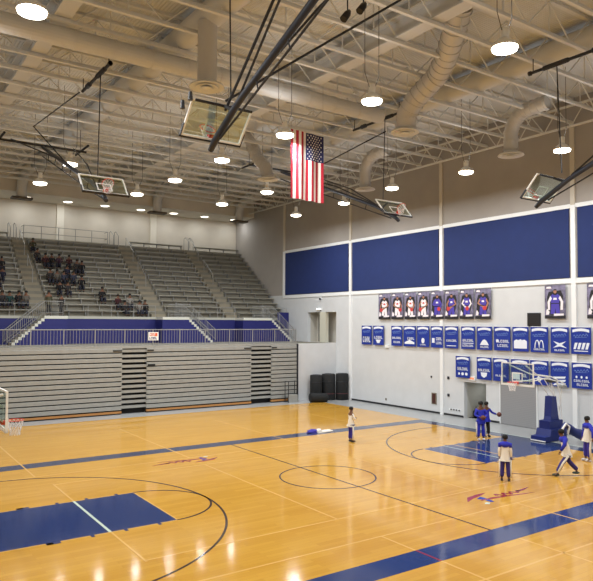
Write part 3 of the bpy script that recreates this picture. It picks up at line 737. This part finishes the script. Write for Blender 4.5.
# u runs left to right in the picture = decreasing y
def banner(yl, yr, zt, zb, kind, label, group):
    yl -= .1; yr -= .1
    r = thing('sponsor_banner', label, 'banner', (XW-.02, (yl+yr)/2, zb), group)
    w = yl-yr; h = zt-zb
    wrect2 = lambda mb, a, b, c, d, t0=.032, t1=.038: wrect(mb, yl-w*a, yl-w*b, zb+h*c, zb+h*d, t0, t1)
    MB().box(XW-.03-WOFF, XW-.01-WOFF, yr, yl, zb, zt).build('cloth', m_ban, r)
    MB().tube([(XW-.02-WOFF, yr, zt), (XW-.02-WOFF, yl, zt)], .018, 6).tube([(XW-.02-WOFF, yl-.1, zt), (XW, yl-.1, zt+.06)], .01, 4).tube([(XW-.02-WOFF, yr+.1, zt), (XW, yr+.1, zt+.06)], .01, 4).build('hanging_rod', m_white, r)
    hd = MB(); top = []; bot = []
    for i in range(13):
        u = .08+.84*i/12; d = .05*(1-((i-6)/6)**2); top.append((yl-w*u, zb+h*(.9+d))); bot.append((yl-w*u, zb+h*(.80+d)))
    hd.prism(top+bot[::-1], WP, .032, .038); hd.build('header_arc', m_print, r)
    sq = MB(); pts = [WP(yl-w*(.14+.72*i/20), zb+h*(.66+.045*math.sin(i*1.5)+.003*i), .036) for i in range(21)]
    sq.tube(pts, .014, 4); sq.tube([WP(yl-w*.2, zb+h*.61, .036), WP(yl-w*.8, zb+h*.63, .036)], .008, 4); sq.build('script_line', m_print2, r)
    lg = MB()
    gly = lambda a, b, c, d, n: glyphs(lg, a, b, c, d, n, lambda mb, p, q, e, f: wrect2(mb, p, q, e, f))
    P = lambda pts: lg.prism([(yl-w*a, zb+h*b) for a, b in pts], WP, .032, .038)
    circ = lambda cx, cz, rr, sx=1: P([(cx+rr*sx*math.cos(k*PI/8), cz+rr*h and cz+rr*math.sin(k*PI/8)) for k in range(16)])
    if kind == 0: gly(.1, .9, .12, .42, 4)
    elif kind == 1: gly(.1, .9, .32, .46, 5); P([(.25, .28), (.75, .28), (.6, .1), (.4, .1)])
    elif kind == 2: gly(.08, .92, .34, .45, 7); gly(.2, .85, .14, .24, 7)
    elif kind == 3: P([(.1, .2), (.5, .32), (.9, .2), (.9, .12), (.1, .12)]); gly(.3, .9, .33, .45, 4)
    elif kind == 4: circ(.5, .3, .13); gly(.25, .75, .08, .14, 5)
    elif kind == 5: wrect2(lg, .1, .32, .22, .44); gly(.42, .92, .34, .48, 4); gly(.42, .92, .16, .28, 5)
    elif kind == 6: gly(.12, .9, .3, .4, 8); wrect2(lg, .15, .85, .1, .13)
    elif kind == 7: gly(.1, .9, .32, .44, 7); wrect2(lg, .1, .9, .24, .27); gly(.1, .9, .1, .2, 9)
    elif kind == 8:
        P([(.2+.6*i/12, .2+.24*math.sin(PI*i/12)) for i in range(13)]); gly(.22, .8, .08, .16, 7)
    elif kind == 9: circ(.2, .4, .07); gly(.25, .95, .33, .45, 5); gly(.2, .9, .15, .27, 5)
    elif kind == 10: P([(.1, .12), (.9, .12), (.9, .42), (.75, .48), (.6, .45), (.5, .5), (.4, .45), (.25, .48), (.1, .42)])
    elif kind == 11:
        for c in (.38, .62):
            pts = [WP(yl-w*(c+.12*math.cos(PI-PI*i/10)), zb+h*(.17+.3*math.sin(PI*i/10)), .036) for i in range(11)]; lg.tube(pts, .03, 5)
        gly(.18, .82, .08, .16, 8)
    elif kind == 12: P([(.15, .46), (.5, .38), (.85, .46), (.62, .32), (.9, .2), (.5, .26), (.12, .2), (.38, .32)]); gly(.2, .8, .08, .15, 6)
    elif kind == 13:
        for k in range(4): P([(.12+.2*k, .18), (.24+.2*k, .18), (.34+.2*k, .42), (.2+.2*k, .42)])
        wrect2(lg, .15, .85, .1, .13)
    elif kind == 14: gly(.12, .88, .34, .48, 7); circ(.25, .18, .06); circ(.5, .18, .07, 1.3); circ(.76, .18, .07, 1.3)
    elif kind == 15: gly(.08, .92, .36, .48, 7); P([(.28, .32), (.72, .32), (.68, .16), (.5, .08), (.32, .16)])
    elif kind == 16: gly(.15, .85, .2, .28, 6)
    elif kind == 17: wrect2(lg, .1, .5, .14, .44); gly(.58, .9, .25, .4, 3)
    elif kind == 18: P([(.45, .4), (.62, .2), (.5, .1), (.36, .2)])
    elif kind == 19:
        for k in range(3): P([(.15+.04*k, .38-.13*k), (.85, .42-.13*k), (.8, .34-.13*k), (.12, .3-.13*k)])
    elif kind == 20:
        for c in (.25, .5, .75): circ(c, .44, .05)
        gly(.1, .9, .25, .34, 8); gly(.25, .85, .1, .2, 6)
    lg.build('sponsor_logo', m_print, r)
R1Y = [(17.32, 16.21), (16.03, 14.89), (14.09, 13.0), (12.85, 11.69), (11.56, 10.45), (10.29, 9.24), (9.08, 7.97), (7.72, 6.64), (6.48, 5.36), (5.21, 4.06), (3.91, 2.83), (2.7, 1.59), (1.43, 0.35), (0.22, -0.9)]
R2Y = [(8.18, 7.05), (6.51, 5.42), (5.29, 4.18), (4.02, 2.83), (2.74, 1.59), (1.46, 0.38), (0.21, -0.92)]
d1 = ['tall blocky white letters, first of the upper row', 'a curved white word, second of the upper row', 'two lines of small white words, third of the upper row', 'a white roof-like mark, fourth of the upper row',
      'a small white round icon, fifth of the upper row', 'a white square beside small words, sixth of the upper row', 'one thin white word, seventh of the upper row', 'three white text lines, eighth of the upper row',
      'a white half-sun fan, ninth of the upper row', 'two heavy white word lines, tenth of the upper row', 'a large solid white crate shape, below the wall vent', 'white twin arches, in the upper row', 'a bold white winged mark, in the upper row', 'slanted white bars, last of the upper row']
for i, (a, b) in enumerate(R1Y): banner(a, b, 5.72, 4.30, i, 'blue sponsor banner with '+d1[i], 'sponsor banners in the upper row')
d2 = ['a word above three blobs, leftmost in the lower row', 'a white word over a shield, above the open doorway', 'a faint thin word, left behind the glass backboard', 'a white square block, seen through the glass backboard',
      'a small drop mark, right of the backboard, lower row', 'three stacked white wedges, second from right in the lower row', 'three white dots over two words, last of the lower row']
for i, (a, b) in enumerate(R2Y): banner(a, b, 3.86, 2.50, 14+i, 'blue sponsor banner with '+d2[i], 'sponsor banners in the lower row')

m_pbg = mat('poster_background', (112, 108, 134), .6, noise=.65, scale=3.5); m_pdk = mat('poster_black', (26, 24, 32), .6)
m_purple = mat('poster_purple', (74, 62, 170), .6); m_pskin = mat('poster_skin', (170, 120, 96), .6); m_pred = mat('poster_red_ball', (196, 60, 62), .6)
m_pwhite = mat('poster_white', (236, 230, 236), .6)
def poster(yl, yr, zt, zb, jersey, ball, sleeve, label):
    yl -= .1; yr -= .1
    r = thing('player_poster', label, 'poster', (XW-.02, (yl+yr)/2, zb), 'player posters on the right wall'); w = yl-yr; h = zt-zb
    MB().box(XW-.025-WOFF, XW-.005-WOFF, yr, yl, zb, zt).build('sheet', m_pbg, r)
    MB().tube([(XW-.02-WOFF, yl-.1, zt-.03), (XW, yl-.1, zt-.03)], .01, 4).tube([(XW-.02-WOFF, yr+.1, zt-.03), (XW, yr+.1, zt-.03)], .01, 4).build('wall_clip', m_white, r)
    def P(name, m, polys, t):
        mb = MB()
        for pl in polys: mb.prism([(yl-w*a, zb+h*b) for a, b in pl], WP, t, t+.003)
        return mb.build(name, m, r)
    P('black_field', m_pdk, [[(0, 0), (1, 0), (1, .1), (0, .1)], [(.1, .42), (.12, .66), (.2, .8), (.78, .84), (.9, .66), (.8, .3), (.6, .1), (.12, .12)]], .026)
    o = ball if ball else .5
    P('player_shorts', jersey, [[(.32, .45), (.7, .45), (.74, .14), (.55, .14), (.52, .32), (.48, .14), (.28, .14)]], .029)
    P('player_jersey', jersey, [[(.27, .66), (.4, .74), (.45, .7), (.57, .7), (.62, .74), (.76, .66), (.7, .46), (.32, .46)]], .031)
    P('waist_band', m_pdk, [[(.32, .44), (.7, .44), (.7, .465), (.32, .465)]], .033)
    P('jersey_mark', m_pred if jersey is m_pwhite else m_pwhite, [[(.42, .56), (.6, .56), (.58, .62), (.44, .62)]], .034)
    if ball:
        P('player_arm', sleeve, [[(.28, .68), (.14, .52), (o-.1, .36), (o-.06, .42), (.24, .54), (.36, .62)]], .033)
        P('player_arm', sleeve, [[(.75, .68), (.88, .52), (o+.1, .34), (o+.06, .41), (.78, .53), (.68, .62)]], .033)
    else:
        P('player_arm', sleeve, [[(.28, .68), (.14, .5), (.16, .26), (.26, .26), (.26, .5), (.36, .6)]], .033)
        P('player_arm', sleeve, [[(.75, .68), (.9, .5), (.88, .26), (.76, .26), (.78, .5), (.68, .6)]], .033)
    P('player_head', m_pskin, [[(.51+.08*math.cos(k*PI/6), .81+.06*math.sin(k*PI/6)) for k in range(12)]], .032)
    P('player_hair', m_pdk, [[(.51+.085*math.cos(k*PI/8), .84+.04*math.sin(k*PI/8)) for k in range(9)]], .036)
    if ball: P('ball', m_pred, [[(ball+.13*math.cos(k*PI/6), .36+.075*math.sin(k*PI/6)) for k in range(12)]], .038)
    P('name_bar', m_pwhite, [[(.45, .08), (.92, .09), (.92, .15), (.45, .15)]], .04)
    P('corner_mark', m_pwhite, [[(.08, .9), (.34, .9), (.3, .96), (.1, .96)]], .034)
    P('lower_mark', m_pwhite, [[(.06, .12), (.2, .12), (.24, .2), (.12, .3), (.08, .24)]], .034)
Y3 = [(15.44, 14.2), (14.07, 12.88), (12.75, 11.63), (11.5, 10.42), (10.31, 9.17), (9.08, 7.95), (7.83, 6.72), (6.6, 5.43), (1.77, .52), (-.71, -1.9)]
spec = [(m_pwhite, .25, m_pskin, 'player in white with ball low at left, leftmost'), (m_pwhite, .75, m_pskin, 'player in white holding ball at right, second from left'), (m_pwhite, .62, m_pskin, 'player in white with big ball at chest, third from left'),
        (m_pwhite, .25, m_pskin, 'player in white with ball out left, fourth from left'), (m_purple, .65, m_purple, 'player in purple holding ball, right after the white jerseys'), (m_purple, .28, m_pskin, 'player in purple with ball at left, sixth from left'),
        (m_purple, .55, m_pwhite, 'player in purple with white sleeves, seventh from left'), (m_purple, .62, m_pskin, 'player in purple holding ball, right end of the long row'), (m_purple, None, m_pwhite, 'person in purple vest and pale sleeves, standing alone right of the row'), (m_purple, None, m_pwhite, 'cropped figure at the right picture edge')]
for (a, b), (j, bl_, sl, lb) in zip(Y3, spec): poster(a, b, 8.0, 6.17, j, bl_, sl, 'tall poster of '+lb)

def fitting(name, label, cat, y0, y1, z0, z1, d, m, ins=None, insm=None, nm='inset'):
    r = thing(name, label, cat, (XW-d/2, (y0+y1)/2, z0))
    MB().box(XW-d, XW, y0, y1, z0, z1).build('housing', m, r)
    if ins: a, b, c, e = ins; MB().box(XW-d-.01, XW-d+.005, a, b, c, e).build(nm, insm, r)
    return r
v = fitting('wall_vent', 'dark square vent opening above the banner row', 'vent', 2.02, 2.86, 5.73, 6.5, .06, m_black)
sl = MB()
for i in range(7): sl.box(XW-.08, XW-.055, 2.06, 2.82, 5.78+.1*i, 5.82+.1*i)
sl.build('louvre', mat('vent_brown', (34, 32, 30), .7), v)
rd = thing('rolling_shutter', 'large grey rolling door in the right wall behind the hoop', 'door', (XW-.03, 3.53, 0))
MB().box(XW-.05, XW, 2.33, 4.75, .02, 2.42).build('shutter_curtain', mat('grey_shutter', (148, 149, 152), .5), rd)
sl = MB()
for i in range(23): sl.box(XW-.056, XW-.05, 2.36, 4.72, .1*i+.06, .1*i+.07)
sl.build('slat_line', mat('grey_shutter_line', (132, 133, 137), .5), rd)
MB().box(XW-.06, XW-.005, 4.75, 4.81, .02, 2.45).box(XW-.06, XW-.005, 2.27, 2.33, .02, 2.45).build('side_guide', m_trim, rd)
fitting('fire_extinguisher_cabinet', 'small dark recessed extinguisher cabinet left of the pilaster', 'cabinet', 9.83, 10.25, .58, 1.32, .04, mat('cab_frame', (120, 110, 96), .5), (9.9, 10.18, .64, 1.26), mat('cab_dark', (70, 36, 34), .4), 'door')
fitting('wall_thermostat', 'small white box just under the banners on the left', 'box', 14.35, 14.7, 4.12, 4.34, .12, m_trim, (14.42, 14.63, 4.17, 4.29), m_white)
fitting('wall_speaker', 'small black wall plate right of the pilaster, upper one', 'wall plate', 8.72, 8.88, 2.3, 2.48, .04, m_black, (8.76, 8.84, 2.34, 2.44), m_navy)
fitting('wall_speaker', 'small black wall plate right of the pilaster, lower one', 'wall plate', 8.72, 8.88, 1.2, 1.38, .04, m_black, (8.76, 8.84, 1.24, 1.34), m_navy)
fitting('wall_plate', 'tiny black wall plate left of the pilaster', 'wall plate', 10.22, 10.33, 2.3, 2.42, .04, m_black, (10.25, 10.3, 2.33, 2.39), m_navy)
o = fitting('outlet_strip', 'row of small dark outlets low on the wall left of the doorway', 'outlets', 7.8, 8.75, .36, .46, .02, m_trim)
for i in range(4): MB().box(XW-.03, XW-.018, 7.85+.22*i, 7.97+.22*i, .37, .45).build('outlet', m_black, o)
fitting('wall_outlet', 'small outlet low on the wall below the thermostat', 'outlet', 14.62, 14.76, .36, .52, .02, mat('outlet_grey', (120, 118, 112), .5), (14.66, 14.72, .4, .48), m_black)
e = fitting('door_sign', 'small orange exit sign above the open doorway', 'sign', 6.6, 7.1, 2.38, 2.62, .08, m_trim)
MB().box(XW-.09, XW-.078, 6.68, 7.02, 2.44, 2.56).build('lit_face', mat('exit_orange', (240, 150, 110), .5, emit=.5), e)
e = fitting('exit_lamp', 'small lit emergency lamp above the concourse doorway', 'lamp', 22.4, 23.0, 6.95, 7.1, .15, m_trim)
MB().box(XW-.16, XW-.148, 22.45, 22.95, 6.97, 7.08).build('lit_face', mat('warm_lit', (255, 250, 225), .5, emit=2.5), e)
# concourse doors
for i, (y0, y1) in enumerate(((22.85, 24.1), (20.75, 21.6))):
    o = MB().box(XW+.9, XW+.97, y0, y1, ZC+.02, 6.6).build('door_%d' % (i+1), mat('grey_door', (128, 126, 120), .5)); tag(o, kind='structure')
    MB().box(XW+.84, XW+.9, y0+.1, y0+.14, 5.2, 5.4).build('door_handle', m_rail, o)
tag(MB().box(XW+.0, XW+.3, 21.9, 22.7, ZC, OP2[3]).build('trim_%d' % tn, mat('cream_column', (206, 204, 188), .6)), 'pale column between the concourse doors', kind='structure'); tn += 1
# inside of lower doorway
hd = MB().box(XW+.3, XW+1.9, 6.0, 6.06, .02, 2.2).build('door_3', mat('hall_door', (150, 148, 138), .5)); tag(hd, 'open grey door inside the doorway', kind='structure')
MB().box(XW+1.2, XW+1.28, 6.06, 6.1, .95, 1.1).build('door_handle', m_rail, hd)
hl = thing('added_hall_light', 'added unseen fill light inside the open doorway hall', 'ceiling lamp', (XW+1.5, 6.7, 2.2))  # panel and light added to brighten the hall, no known source here
MB().box(XW+1.2, XW+1.8, 6.5, 6.9, 2.17, 2.235).build('housing', m_white, hl)
lamp_light('bulb', hl, (0, 0, -.06), .3, 9)
bg = thing('black_bag', 'black bag standing on the floor inside the open doorway', 'bag', (XW+.6, 7.1, 0))
MB().ell((XW+.6, 7.1, .26), (.2, .22, .26)).build('bag_body', m_black, bg, True)
MB().tube([(XW+.6, 6.98, .45), (XW+.6, 7.1, .72), (XW+.6, 7.22, .45)], .02, 6).build('bag_handle', m_black, bg)
fq = thing('security_camera', 'tiny camera under the blue panel above the concourse doorway', 'camera', (XW-.1, 22.5, 8.0))
MB().box(XW-.06, XW, 22.45, 22.6, 7.85, 8.0).build('mount', m_trim, fq); MB().ell((XW-.12, 22.52, 7.86), (.08, .08, .08)).build('dome', m_black, fq, True)

# ---------------------------------------------------------------- people
def skin_obj(name, nodes, edges, m, parent, root=0, sub=1):
    me = bpy.data.meshes.new(name); me.from_pydata([n[0] for n in nodes], edges, []); me.update()
    o = bpy.data.objects.new(name, me); C.objects.link(o); o.parent = parent
    md = o.modifiers.new('skin', 'SKIN'); md.use_smooth_shade = True; md.branch_smoothing = .6
    for i, n in enumerate(nodes):
        r = n[1]; r = (r, r) if not isinstance(r, tuple) else r
        me.skin_vertices[0].data[i].radius = r; me.skin_vertices[0].data[i].use_root = (i == root)
    if sub:
        s = o.modifiers.new('sub', 'SUBSURF'); s.levels = sub; s.render_levels = sub
    me.materials.append(m); o.material_slots[0].link = 'OBJECT'; o.material_slots[0].material = m
    return o
def person(label, loc, heading, pose, cols, h=1.0, group=None, fingers=True, lean=0.):
    """local frame: faces +x, left is +y.  pose: elbows, wrists, knees, ankles"""
    r = thing('person', label, 'person', (0, 0, 0), group)
    pe = Vector(pose.get('pelvis', (0, 0, .95))); ch = Vector(pose.get('chest', (pe.x+lean*.4, 0, pe.z+.42))); nk = ch+Vector((lean*.12, 0, .14)); hd = nk+Vector((.02+lean*.1, 0, .12)); ht = hd+Vector((0, 0, .1))
    sp = pe.lerp(ch, .45); sh = {s: ch+Vector((0, s*.17, .04)) for s in (1, -1)}
    hip = {s: pe+Vector((0, s*.09, -.04)) for s in (1, -1)}
    el, wr_, kn, an = [{s: Vector(pose[k][0 if s == 1 else 1]) for s in (1, -1)} for k in ('elbow', 'wrist', 'knee', 'ankle')]
    toe = {s: an[s]+Vector((.14, s*.03, -.05)) for s in (1, -1)}
    nodes = [(pe, (.08, .11)), (sp, (.07, .09)), (ch, (.08, .12)), (nk, .055), (hd, (.085, .075)), (ht, (.08, .07)), (hd+Vector((.095, 0, -.01)), .018)]
    edges = [(0, 1), (1, 2), (2, 3), (3, 4), (4, 5), (4, 6)]
    for s in (1, -1):
        b = len(nodes); nodes += [(sh[s], .06), (el[s], .042), (wr_[s], .03)]; edges += [(2, b), (b, b+1), (b+1, b+2)]
        b = len(nodes); nodes += [(hip[s], .07), (kn[s], .055), (an[s], .042), (toe[s], .035)]; edges += [(0, b), (b, b+1), (b+1, b+2), (b+2, b+3)]
    skin_obj('body', nodes, edges, cols.get('skin', m_skin), r)
    # jacket
    jn = [(pe+Vector((0, 0, .0)), (.15, .19)), (sp, (.14, .17)), (ch, (.14, .19)), (nk+Vector((0, 0, -.05)), .07), (pe+Vector((0, 0, -.1)), (.15, .19))]; je = [(0, 1), (1, 2), (2, 3), (0, 4)]
    if pe.z < .6: jn[4] = (pe+Vector((-.03, 0, -.03)), (.13, .17))
    for s in (1, -1):
        b = len(jn); jn += [(sh[s], .075), (el[s], .06), (wr_[s].lerp(el[s], .08), .048)]; je += [(2, b), (b, b+1), (b+1, b+2)]
    skin_obj('jacket', jn, je, cols['top'], r)
    if 'yoke' in cols:
        ym = MB().ell(tuple(ch+Vector((0, 0, .03))), (.155, .2, .13), 14, 8)
        for s_ in (1, -1):
            e_ = sh[s_].lerp(el[s_], .45 if not cols.get('sleeve') else 1.0); pts = [tuple(sh[s_]+Vector((0, -s_*.06, .02))), tuple(sh[s_]+Vector((0, s_*.01, 0))), tuple(e_)]; rr = [.07, .085, .072]
            if cols.get('sleeve'): pts.append(tuple(wr_[s_].lerp(el[s_], .1))); rr.append(.055)
            ym.tube(pts, rr, 10)
        ym.build('shoulder_yoke', cols['yoke'], r, True)
    tn_ = [(pe+Vector((0, 0, -.02)), (.135, .165))]; te = []
    for s in (1, -1):
        b = len(tn_); tn_ += [(hip[s]+Vector((0, -s*.005, -.1)), .1), (kn[s], .09), (an[s]+Vector((0, 0, .06)), .085)]; te += [(0, b), (b, b+1), (b+1, b+2)]
    skin_obj('trousers', tn_, te, cols['legs'], r)
    if 'stripe' in cols:
        for s in (1, -1):
            a = hip[s]+Vector((0, s*.11, -.08)); k = kn[s]+Vector((0, s*.08, 0)); q = an[s]+Vector((0, s*.075, .05))
            MB().tube([a, k, q], [.035, .04, .04], 8).build('leg_stripe', cols['stripe'], r, True)
    for s in (1, -1):
        MB().ell(tuple(an[s]+Vector((.06, 0, -.035))), (.14, .052, .05)).build('shoe', cols.get('shoe', m_black), r, True)
        hm = MB(); wv = wr_[s]; dr = (wv-el[s]).normalized(); side = dr.cross(Vector((0, 0, 1)) if abs(dr.z) < .8 else Vector((1, 0, 0))).normalized(); nrm = dr.cross(side)
        if fingers:
            hm.ell(tuple(wv+dr*.045), (.042, .042, .03), 8, 6)
            for i, ln in enumerate((.066, .075, .07, .055)):
                o_ = wv+dr*.075+side*(.03-.02*i); hm.tube([o_, o_+dr*ln*.5+nrm*.005, o_+dr*ln*.85+nrm*.02], [.009, .009, .007], 5)
            o_ = wv+dr*.03+side*.035; hm.tube([o_, o_+dr*.03+side*.025, o_+dr*.055+side*.028+nrm*.01], [.011, .01, .008], 5)
            hm.build('hand', cols.get('skin', m_skin), r, True)
    hr = MB(); n = 12
    prof = [(.105, -.03), (.112, .03), (.1, .08), (.065, .115), (.001, .128)]
    cc = hd+Vector((-.015, 0, .03)); hr.lathe(prof, tuple(cc), n)
    if cols.get('longhair'): hr.ell(tuple(hd+Vector((-.06, 0, -.06))), (.07, .1, .14))
    hr.build('hair', cols.get('hair', m_hair), r, True)
    r.location = loc; r.rotation_euler = (0, 0, heading); r.scale = (h, h, h)
    return r
stand = dict(elbow=((-.03, .215, 1.15), (-.03, -.215, 1.15)), wrist=((.05, .21, .9), (.05, -.21, .9)), knee=((.02, .11, .5), (.02, -.11, .5)), ankle=((0, .12, .09), (0, -.12, .09)))
cw = mat('cream_white_jersey', (232, 226, 214), .8); cpur = mat('violet_blue_cloth', (52, 44, 150), .8); cblue = mat('royal_blue_jersey', (36, 44, 176), .8); cnavy = mat('indigo_cloth', (46, 38, 120), .8)
cblk = mat('black_cloth', (24, 24, 28), .8); sw = mat('white_shoe', (226, 222, 226), .6); sg_ = mat('green_black_shoe', (30, 60, 62), .6)
toCam = math.atan2(-19.67-0, -15-5)
person('person in white warm-up top and dark blue trousers standing alone at the far sideline', (5.29, 5.04, 0), -.15, dict(stand, elbow=((.02, .25, 1.18), (.02, -.25, 1.18)), wrist=((.2, .12, 1.2), (.2, -.12, 1.2))), dict(top=cw, legs=cpur, stripe=cw, shoe=m_black), .98)
pose_ball = dict(stand, elbow=((.02, .28, 1.15), (.02, -.28, 1.15)), wrist=((.26, .13, 1.08), (.26, -.12, 1.08)))
person('person in all purple warm-up holding a ball at the waist by the right key', (11.12, 1.85, 0), toCam+.25, pose_ball, dict(top=cblue, legs=cblue, stripe=cw, shoe=sw), 1.1)
pose_arm = dict(stand, elbow=((.05, .3, 1.22), (-.03, -.26, 1.15)), wrist=((.1, .55, 1.12), (.1, -.25, .95)))
person('person in purple top and black trousers behind the purple ball holder, arm held out', (12.1, 2.3, 0), toCam+.5, pose_arm, dict(top=cblue, legs=cblk, shoe=m_black), 1.03)
person('person seen from behind in blue-shouldered white top and indigo trousers on the right key', (5.1, -4.23, 0), .62, dict(stand, ankle=((0, .13, .09), (0, -.13, .09))), dict(top=cw, yoke=cblue, legs=cnavy, stripe=cw, shoe=m_black), .97)
stride = dict(pelvis=(0, 0, .9), elbow=((.18, .28, 1.28), (.2, -.22, 1.12)), wrist=((.42, .34, 1.34), (.32, -.2, .9)), knee=((.2, .1, .5), (-.12, -.1, .5)), ankle=((.38, .11, .1), (-.42, -.12, .14)))
person('person striding left in white and blue top and indigo striped trousers near the basket', (7.79, -5.03, 0), 2.45, dict(stride, elbow=((.16, .28, 1.2), (.0, -.32, 1.28)), wrist=((.3, .24, .95), (-.05, -.6, 1.32))), dict(top=cw, yoke=cblue, sleeve=1, legs=cnavy, stripe=cw, shoe=sg_), 1.04, lean=.3)
person('person in blue and white warm-up cut by the right picture edge', (11.0, -3.95, 0), 2.7, dict(stand, elbow=((-.05, .3, 1.18), (-.03, -.26, 1.15)), wrist=((.05, .42, .95), (.05, -.27, .9))), dict(top=cw, yoke=cblue, sleeve=1, legs=cpur, stripe=cw, shoe=sw), 1.08)
m_ball = mat('brown_basketball', (110, 58, 44), .6)
def ball(p, label):
    r = thing('basketball', label, 'basketball', p)
    MB().ell(p, (.121, .121, .121), 18, 12).build('ball_skin', m_ball, r, True)
    sm = MB()
    for ax in range(3):
        pts = []
        for i in range(24):
            a = 2*PI*i/24; v = [math.cos(a)*.122, math.sin(a)*.122, 0]; v = v[ax:]+v[:ax]; pts.append((p[0]+v[0], p[1]+v[1], p[2]+v[2]))
        sm.tube(pts, .004, 4, closed=True)
    sm.build('seam', m_black, r)
h = toCam+.25
ball((11.12+.36*math.cos(h), 1.85+.36*math.sin(h), 1.18), 'brown basketball held at the waist of the purple player')
h = toCam+.5; lx, ly = .12*1.03, .68*1.03
ball((12.1+lx*math.cos(h)-ly*math.sin(h), 2.3+lx*math.sin(h)+ly*math.cos(h), 1.15), 'brown basketball held out to the right at arm length')
# clothes on the floor
cl = thing('dropped_warmup', 'crumpled purple and white warm-up top lying on the far sideline', 'clothes', (5.6, 8.2, 0))
def blob(cx, cy, rx, ry, rz, m, nm, seed):
    rnd = random.Random(seed); mb = MB(); vs = []; n = 14; k = 7
    for i in range(k+1):
        a = PI/2*i/k
        for j in range(n):
            q = 1+.25*rnd.uniform(-1, 1)*(1 if i else .6); vs.append((cx+rx*math.cos(a)*math.cos(2*PI*j/n)*q, cy+ry*math.cos(a)*math.sin(2*PI*j/n)*q, max(.006, rz*math.sin(a)*q)))
    mb.add(vs, [(i*n+j, i*n+(j+1) % n, (i+1)*n+(j+1) % n, (i+1)*n+j) for i in range(k) for j in range(n)]); mb.build(nm, m, cl, True)
blob(5.35, 8.3, .42, .28, .16, cpur, 'purple_part', 1); blob(6.0, 8.1, .5, .22, .1, cw, 'white_part', 2); blob(5.6, 8.15, .2, .2, .18, cw, 'white_sleeve', 3)

# spectators
sit = dict(pelvis=(0, 0, .5), chest=(.08, 0, .92), elbow=((.08, .25, .7), (.08, -.25, .7)), wrist=((.3, .14, .62), (.3, -.14, .62)), knee=((.42, .13, .5), (.42, -.13, .5)), ankle=((.38, .13, .09), (.38, -.13, .09)))
cc = lambda n, rgb: mat('cloth_'+n, rgb, .85)
cols = {'black': cc('black', (20, 20, 24)), 'maroon': cc('maroon', (62, 28, 34)), 'charcoal': cc('charcoal', (48, 46, 48)), 'slate': cc('slate', (62, 66, 84)), 'teal': cc('teal', (30, 60, 60)),
        'grey': cc('grey', (96, 92, 86)), 'white': cc('white', (140, 136, 130)), 'plum': cc('plum', (62, 38, 56)), 'olive': cc('olive', (66, 64, 46)), 'navy': cc('navy', (30, 34, 58))}
jeans = cc('jeans', (38, 40, 54)); bl_tr = cols['black']
P0 = person('spectator', (0, 0, 0), 0, sit, dict(top=cols['black'], legs=jeans), 1, None, False)
specs = [(-3.48, 11, 'olive', 'sitting highest of all beside the left aisle'), (-3.42, 9, 'charcoal', 'left end of the upper seated group'), (-2.94, 8, 'maroon', 'second in the upper seated group'), (-2.43, 8, 'black', 'third in the upper seated group'),
         (-1.86, 8, 'plum', 'fourth in the upper seated group'), (-1.1, 8, 'maroon', 'fifth in the upper seated group'), (-.67, 7, 'charcoal', 'sixth in the upper seated group'), (-.26, 7, 'black', 'right end of the upper seated group'),
         (-3.0, 5, 'charcoal', 'left end of the middle seated group'), (-2.48, 5, 'grey', 'second in the middle seated group'), (-2.0, 5, 'slate', 'third in the middle seated group'), (-1.6, 6, 'navy', 'back of the middle seated group'),
         (-1.22, 5, 'slate', 'fifth in the middle seated group'), (-.8, 4, 'black', 'right end of the middle seated group'), (-2.56, 3, 'black', 'lower left front of the middle seated group'), (-2.0, 3, 'charcoal', 'lower right front of the middle seated group'),
         (-6.2, 7, 'black', 'top of the group at the left picture edge'), (-6.3, 5, 'navy', 'middle of the group at the left picture edge'), (-6.75, 4, 'charcoal', 'cut by the left picture edge'),
         (-6.72, 1, 'charcoal', 'left end of the front row left section'), (-6.25, 1, 'teal', 'in teal in the front row left section'), (-5.66, 1, 'black', 'between the teal and grey tops in the front row'), (-5.15, 1, 'grey', 'beside the left aisle in the front row'),
         (.41, 2, 'black', 'alone left of the maroon coat near the front'), (1.43, 1, 'maroon', 'in a maroon coat near the front'), (1.75, 0, 'charcoal', 'in front of the maroon coat'), (2.37, 1, 'white', 'in mottled white near the front'),
         (2.95, 0, 'white', 'second mottled white top near the front'), (3.4, 0, 'black', 'right end of the low front group')]
used = False
for i, (x, k, c, lb) in enumerate(specs):
    o = P0 if not used else copy_tree(P0); used = True
    o.location = (x, Y0+RUN*k+.42, Z0+RISE*k+.02); o.rotation_euler = (0, 0, -PI/2+random.uniform(-.4, .4)); s = random.uniform(.92, 1.03); o.scale = (s, s, s)
    o['label'] = 'seated spectator in %s, %s' % (c, lb); o['group'] = 'spectators in the upper stands'; o['category'] = 'person'
    for chd in o.children:
        if chd.name.startswith('jacket'): chd.material_slots[0].link = 'OBJECT'; chd.material_slots[0].material = cols[c]
person('person standing in dark coat at the top of the left concourse stair', (-4.05, 26.6, 6.28), -PI/2, stand, dict(top=cols['olive'], legs=bl_tr), 1.0, None, False)
person('person in black leaning beside the standing dark coat at the left stair', (-3.2, 26.6, 6.28), -PI/2+.5, stand, dict(top=cols['black'], legs=bl_tr), .88, None, False)
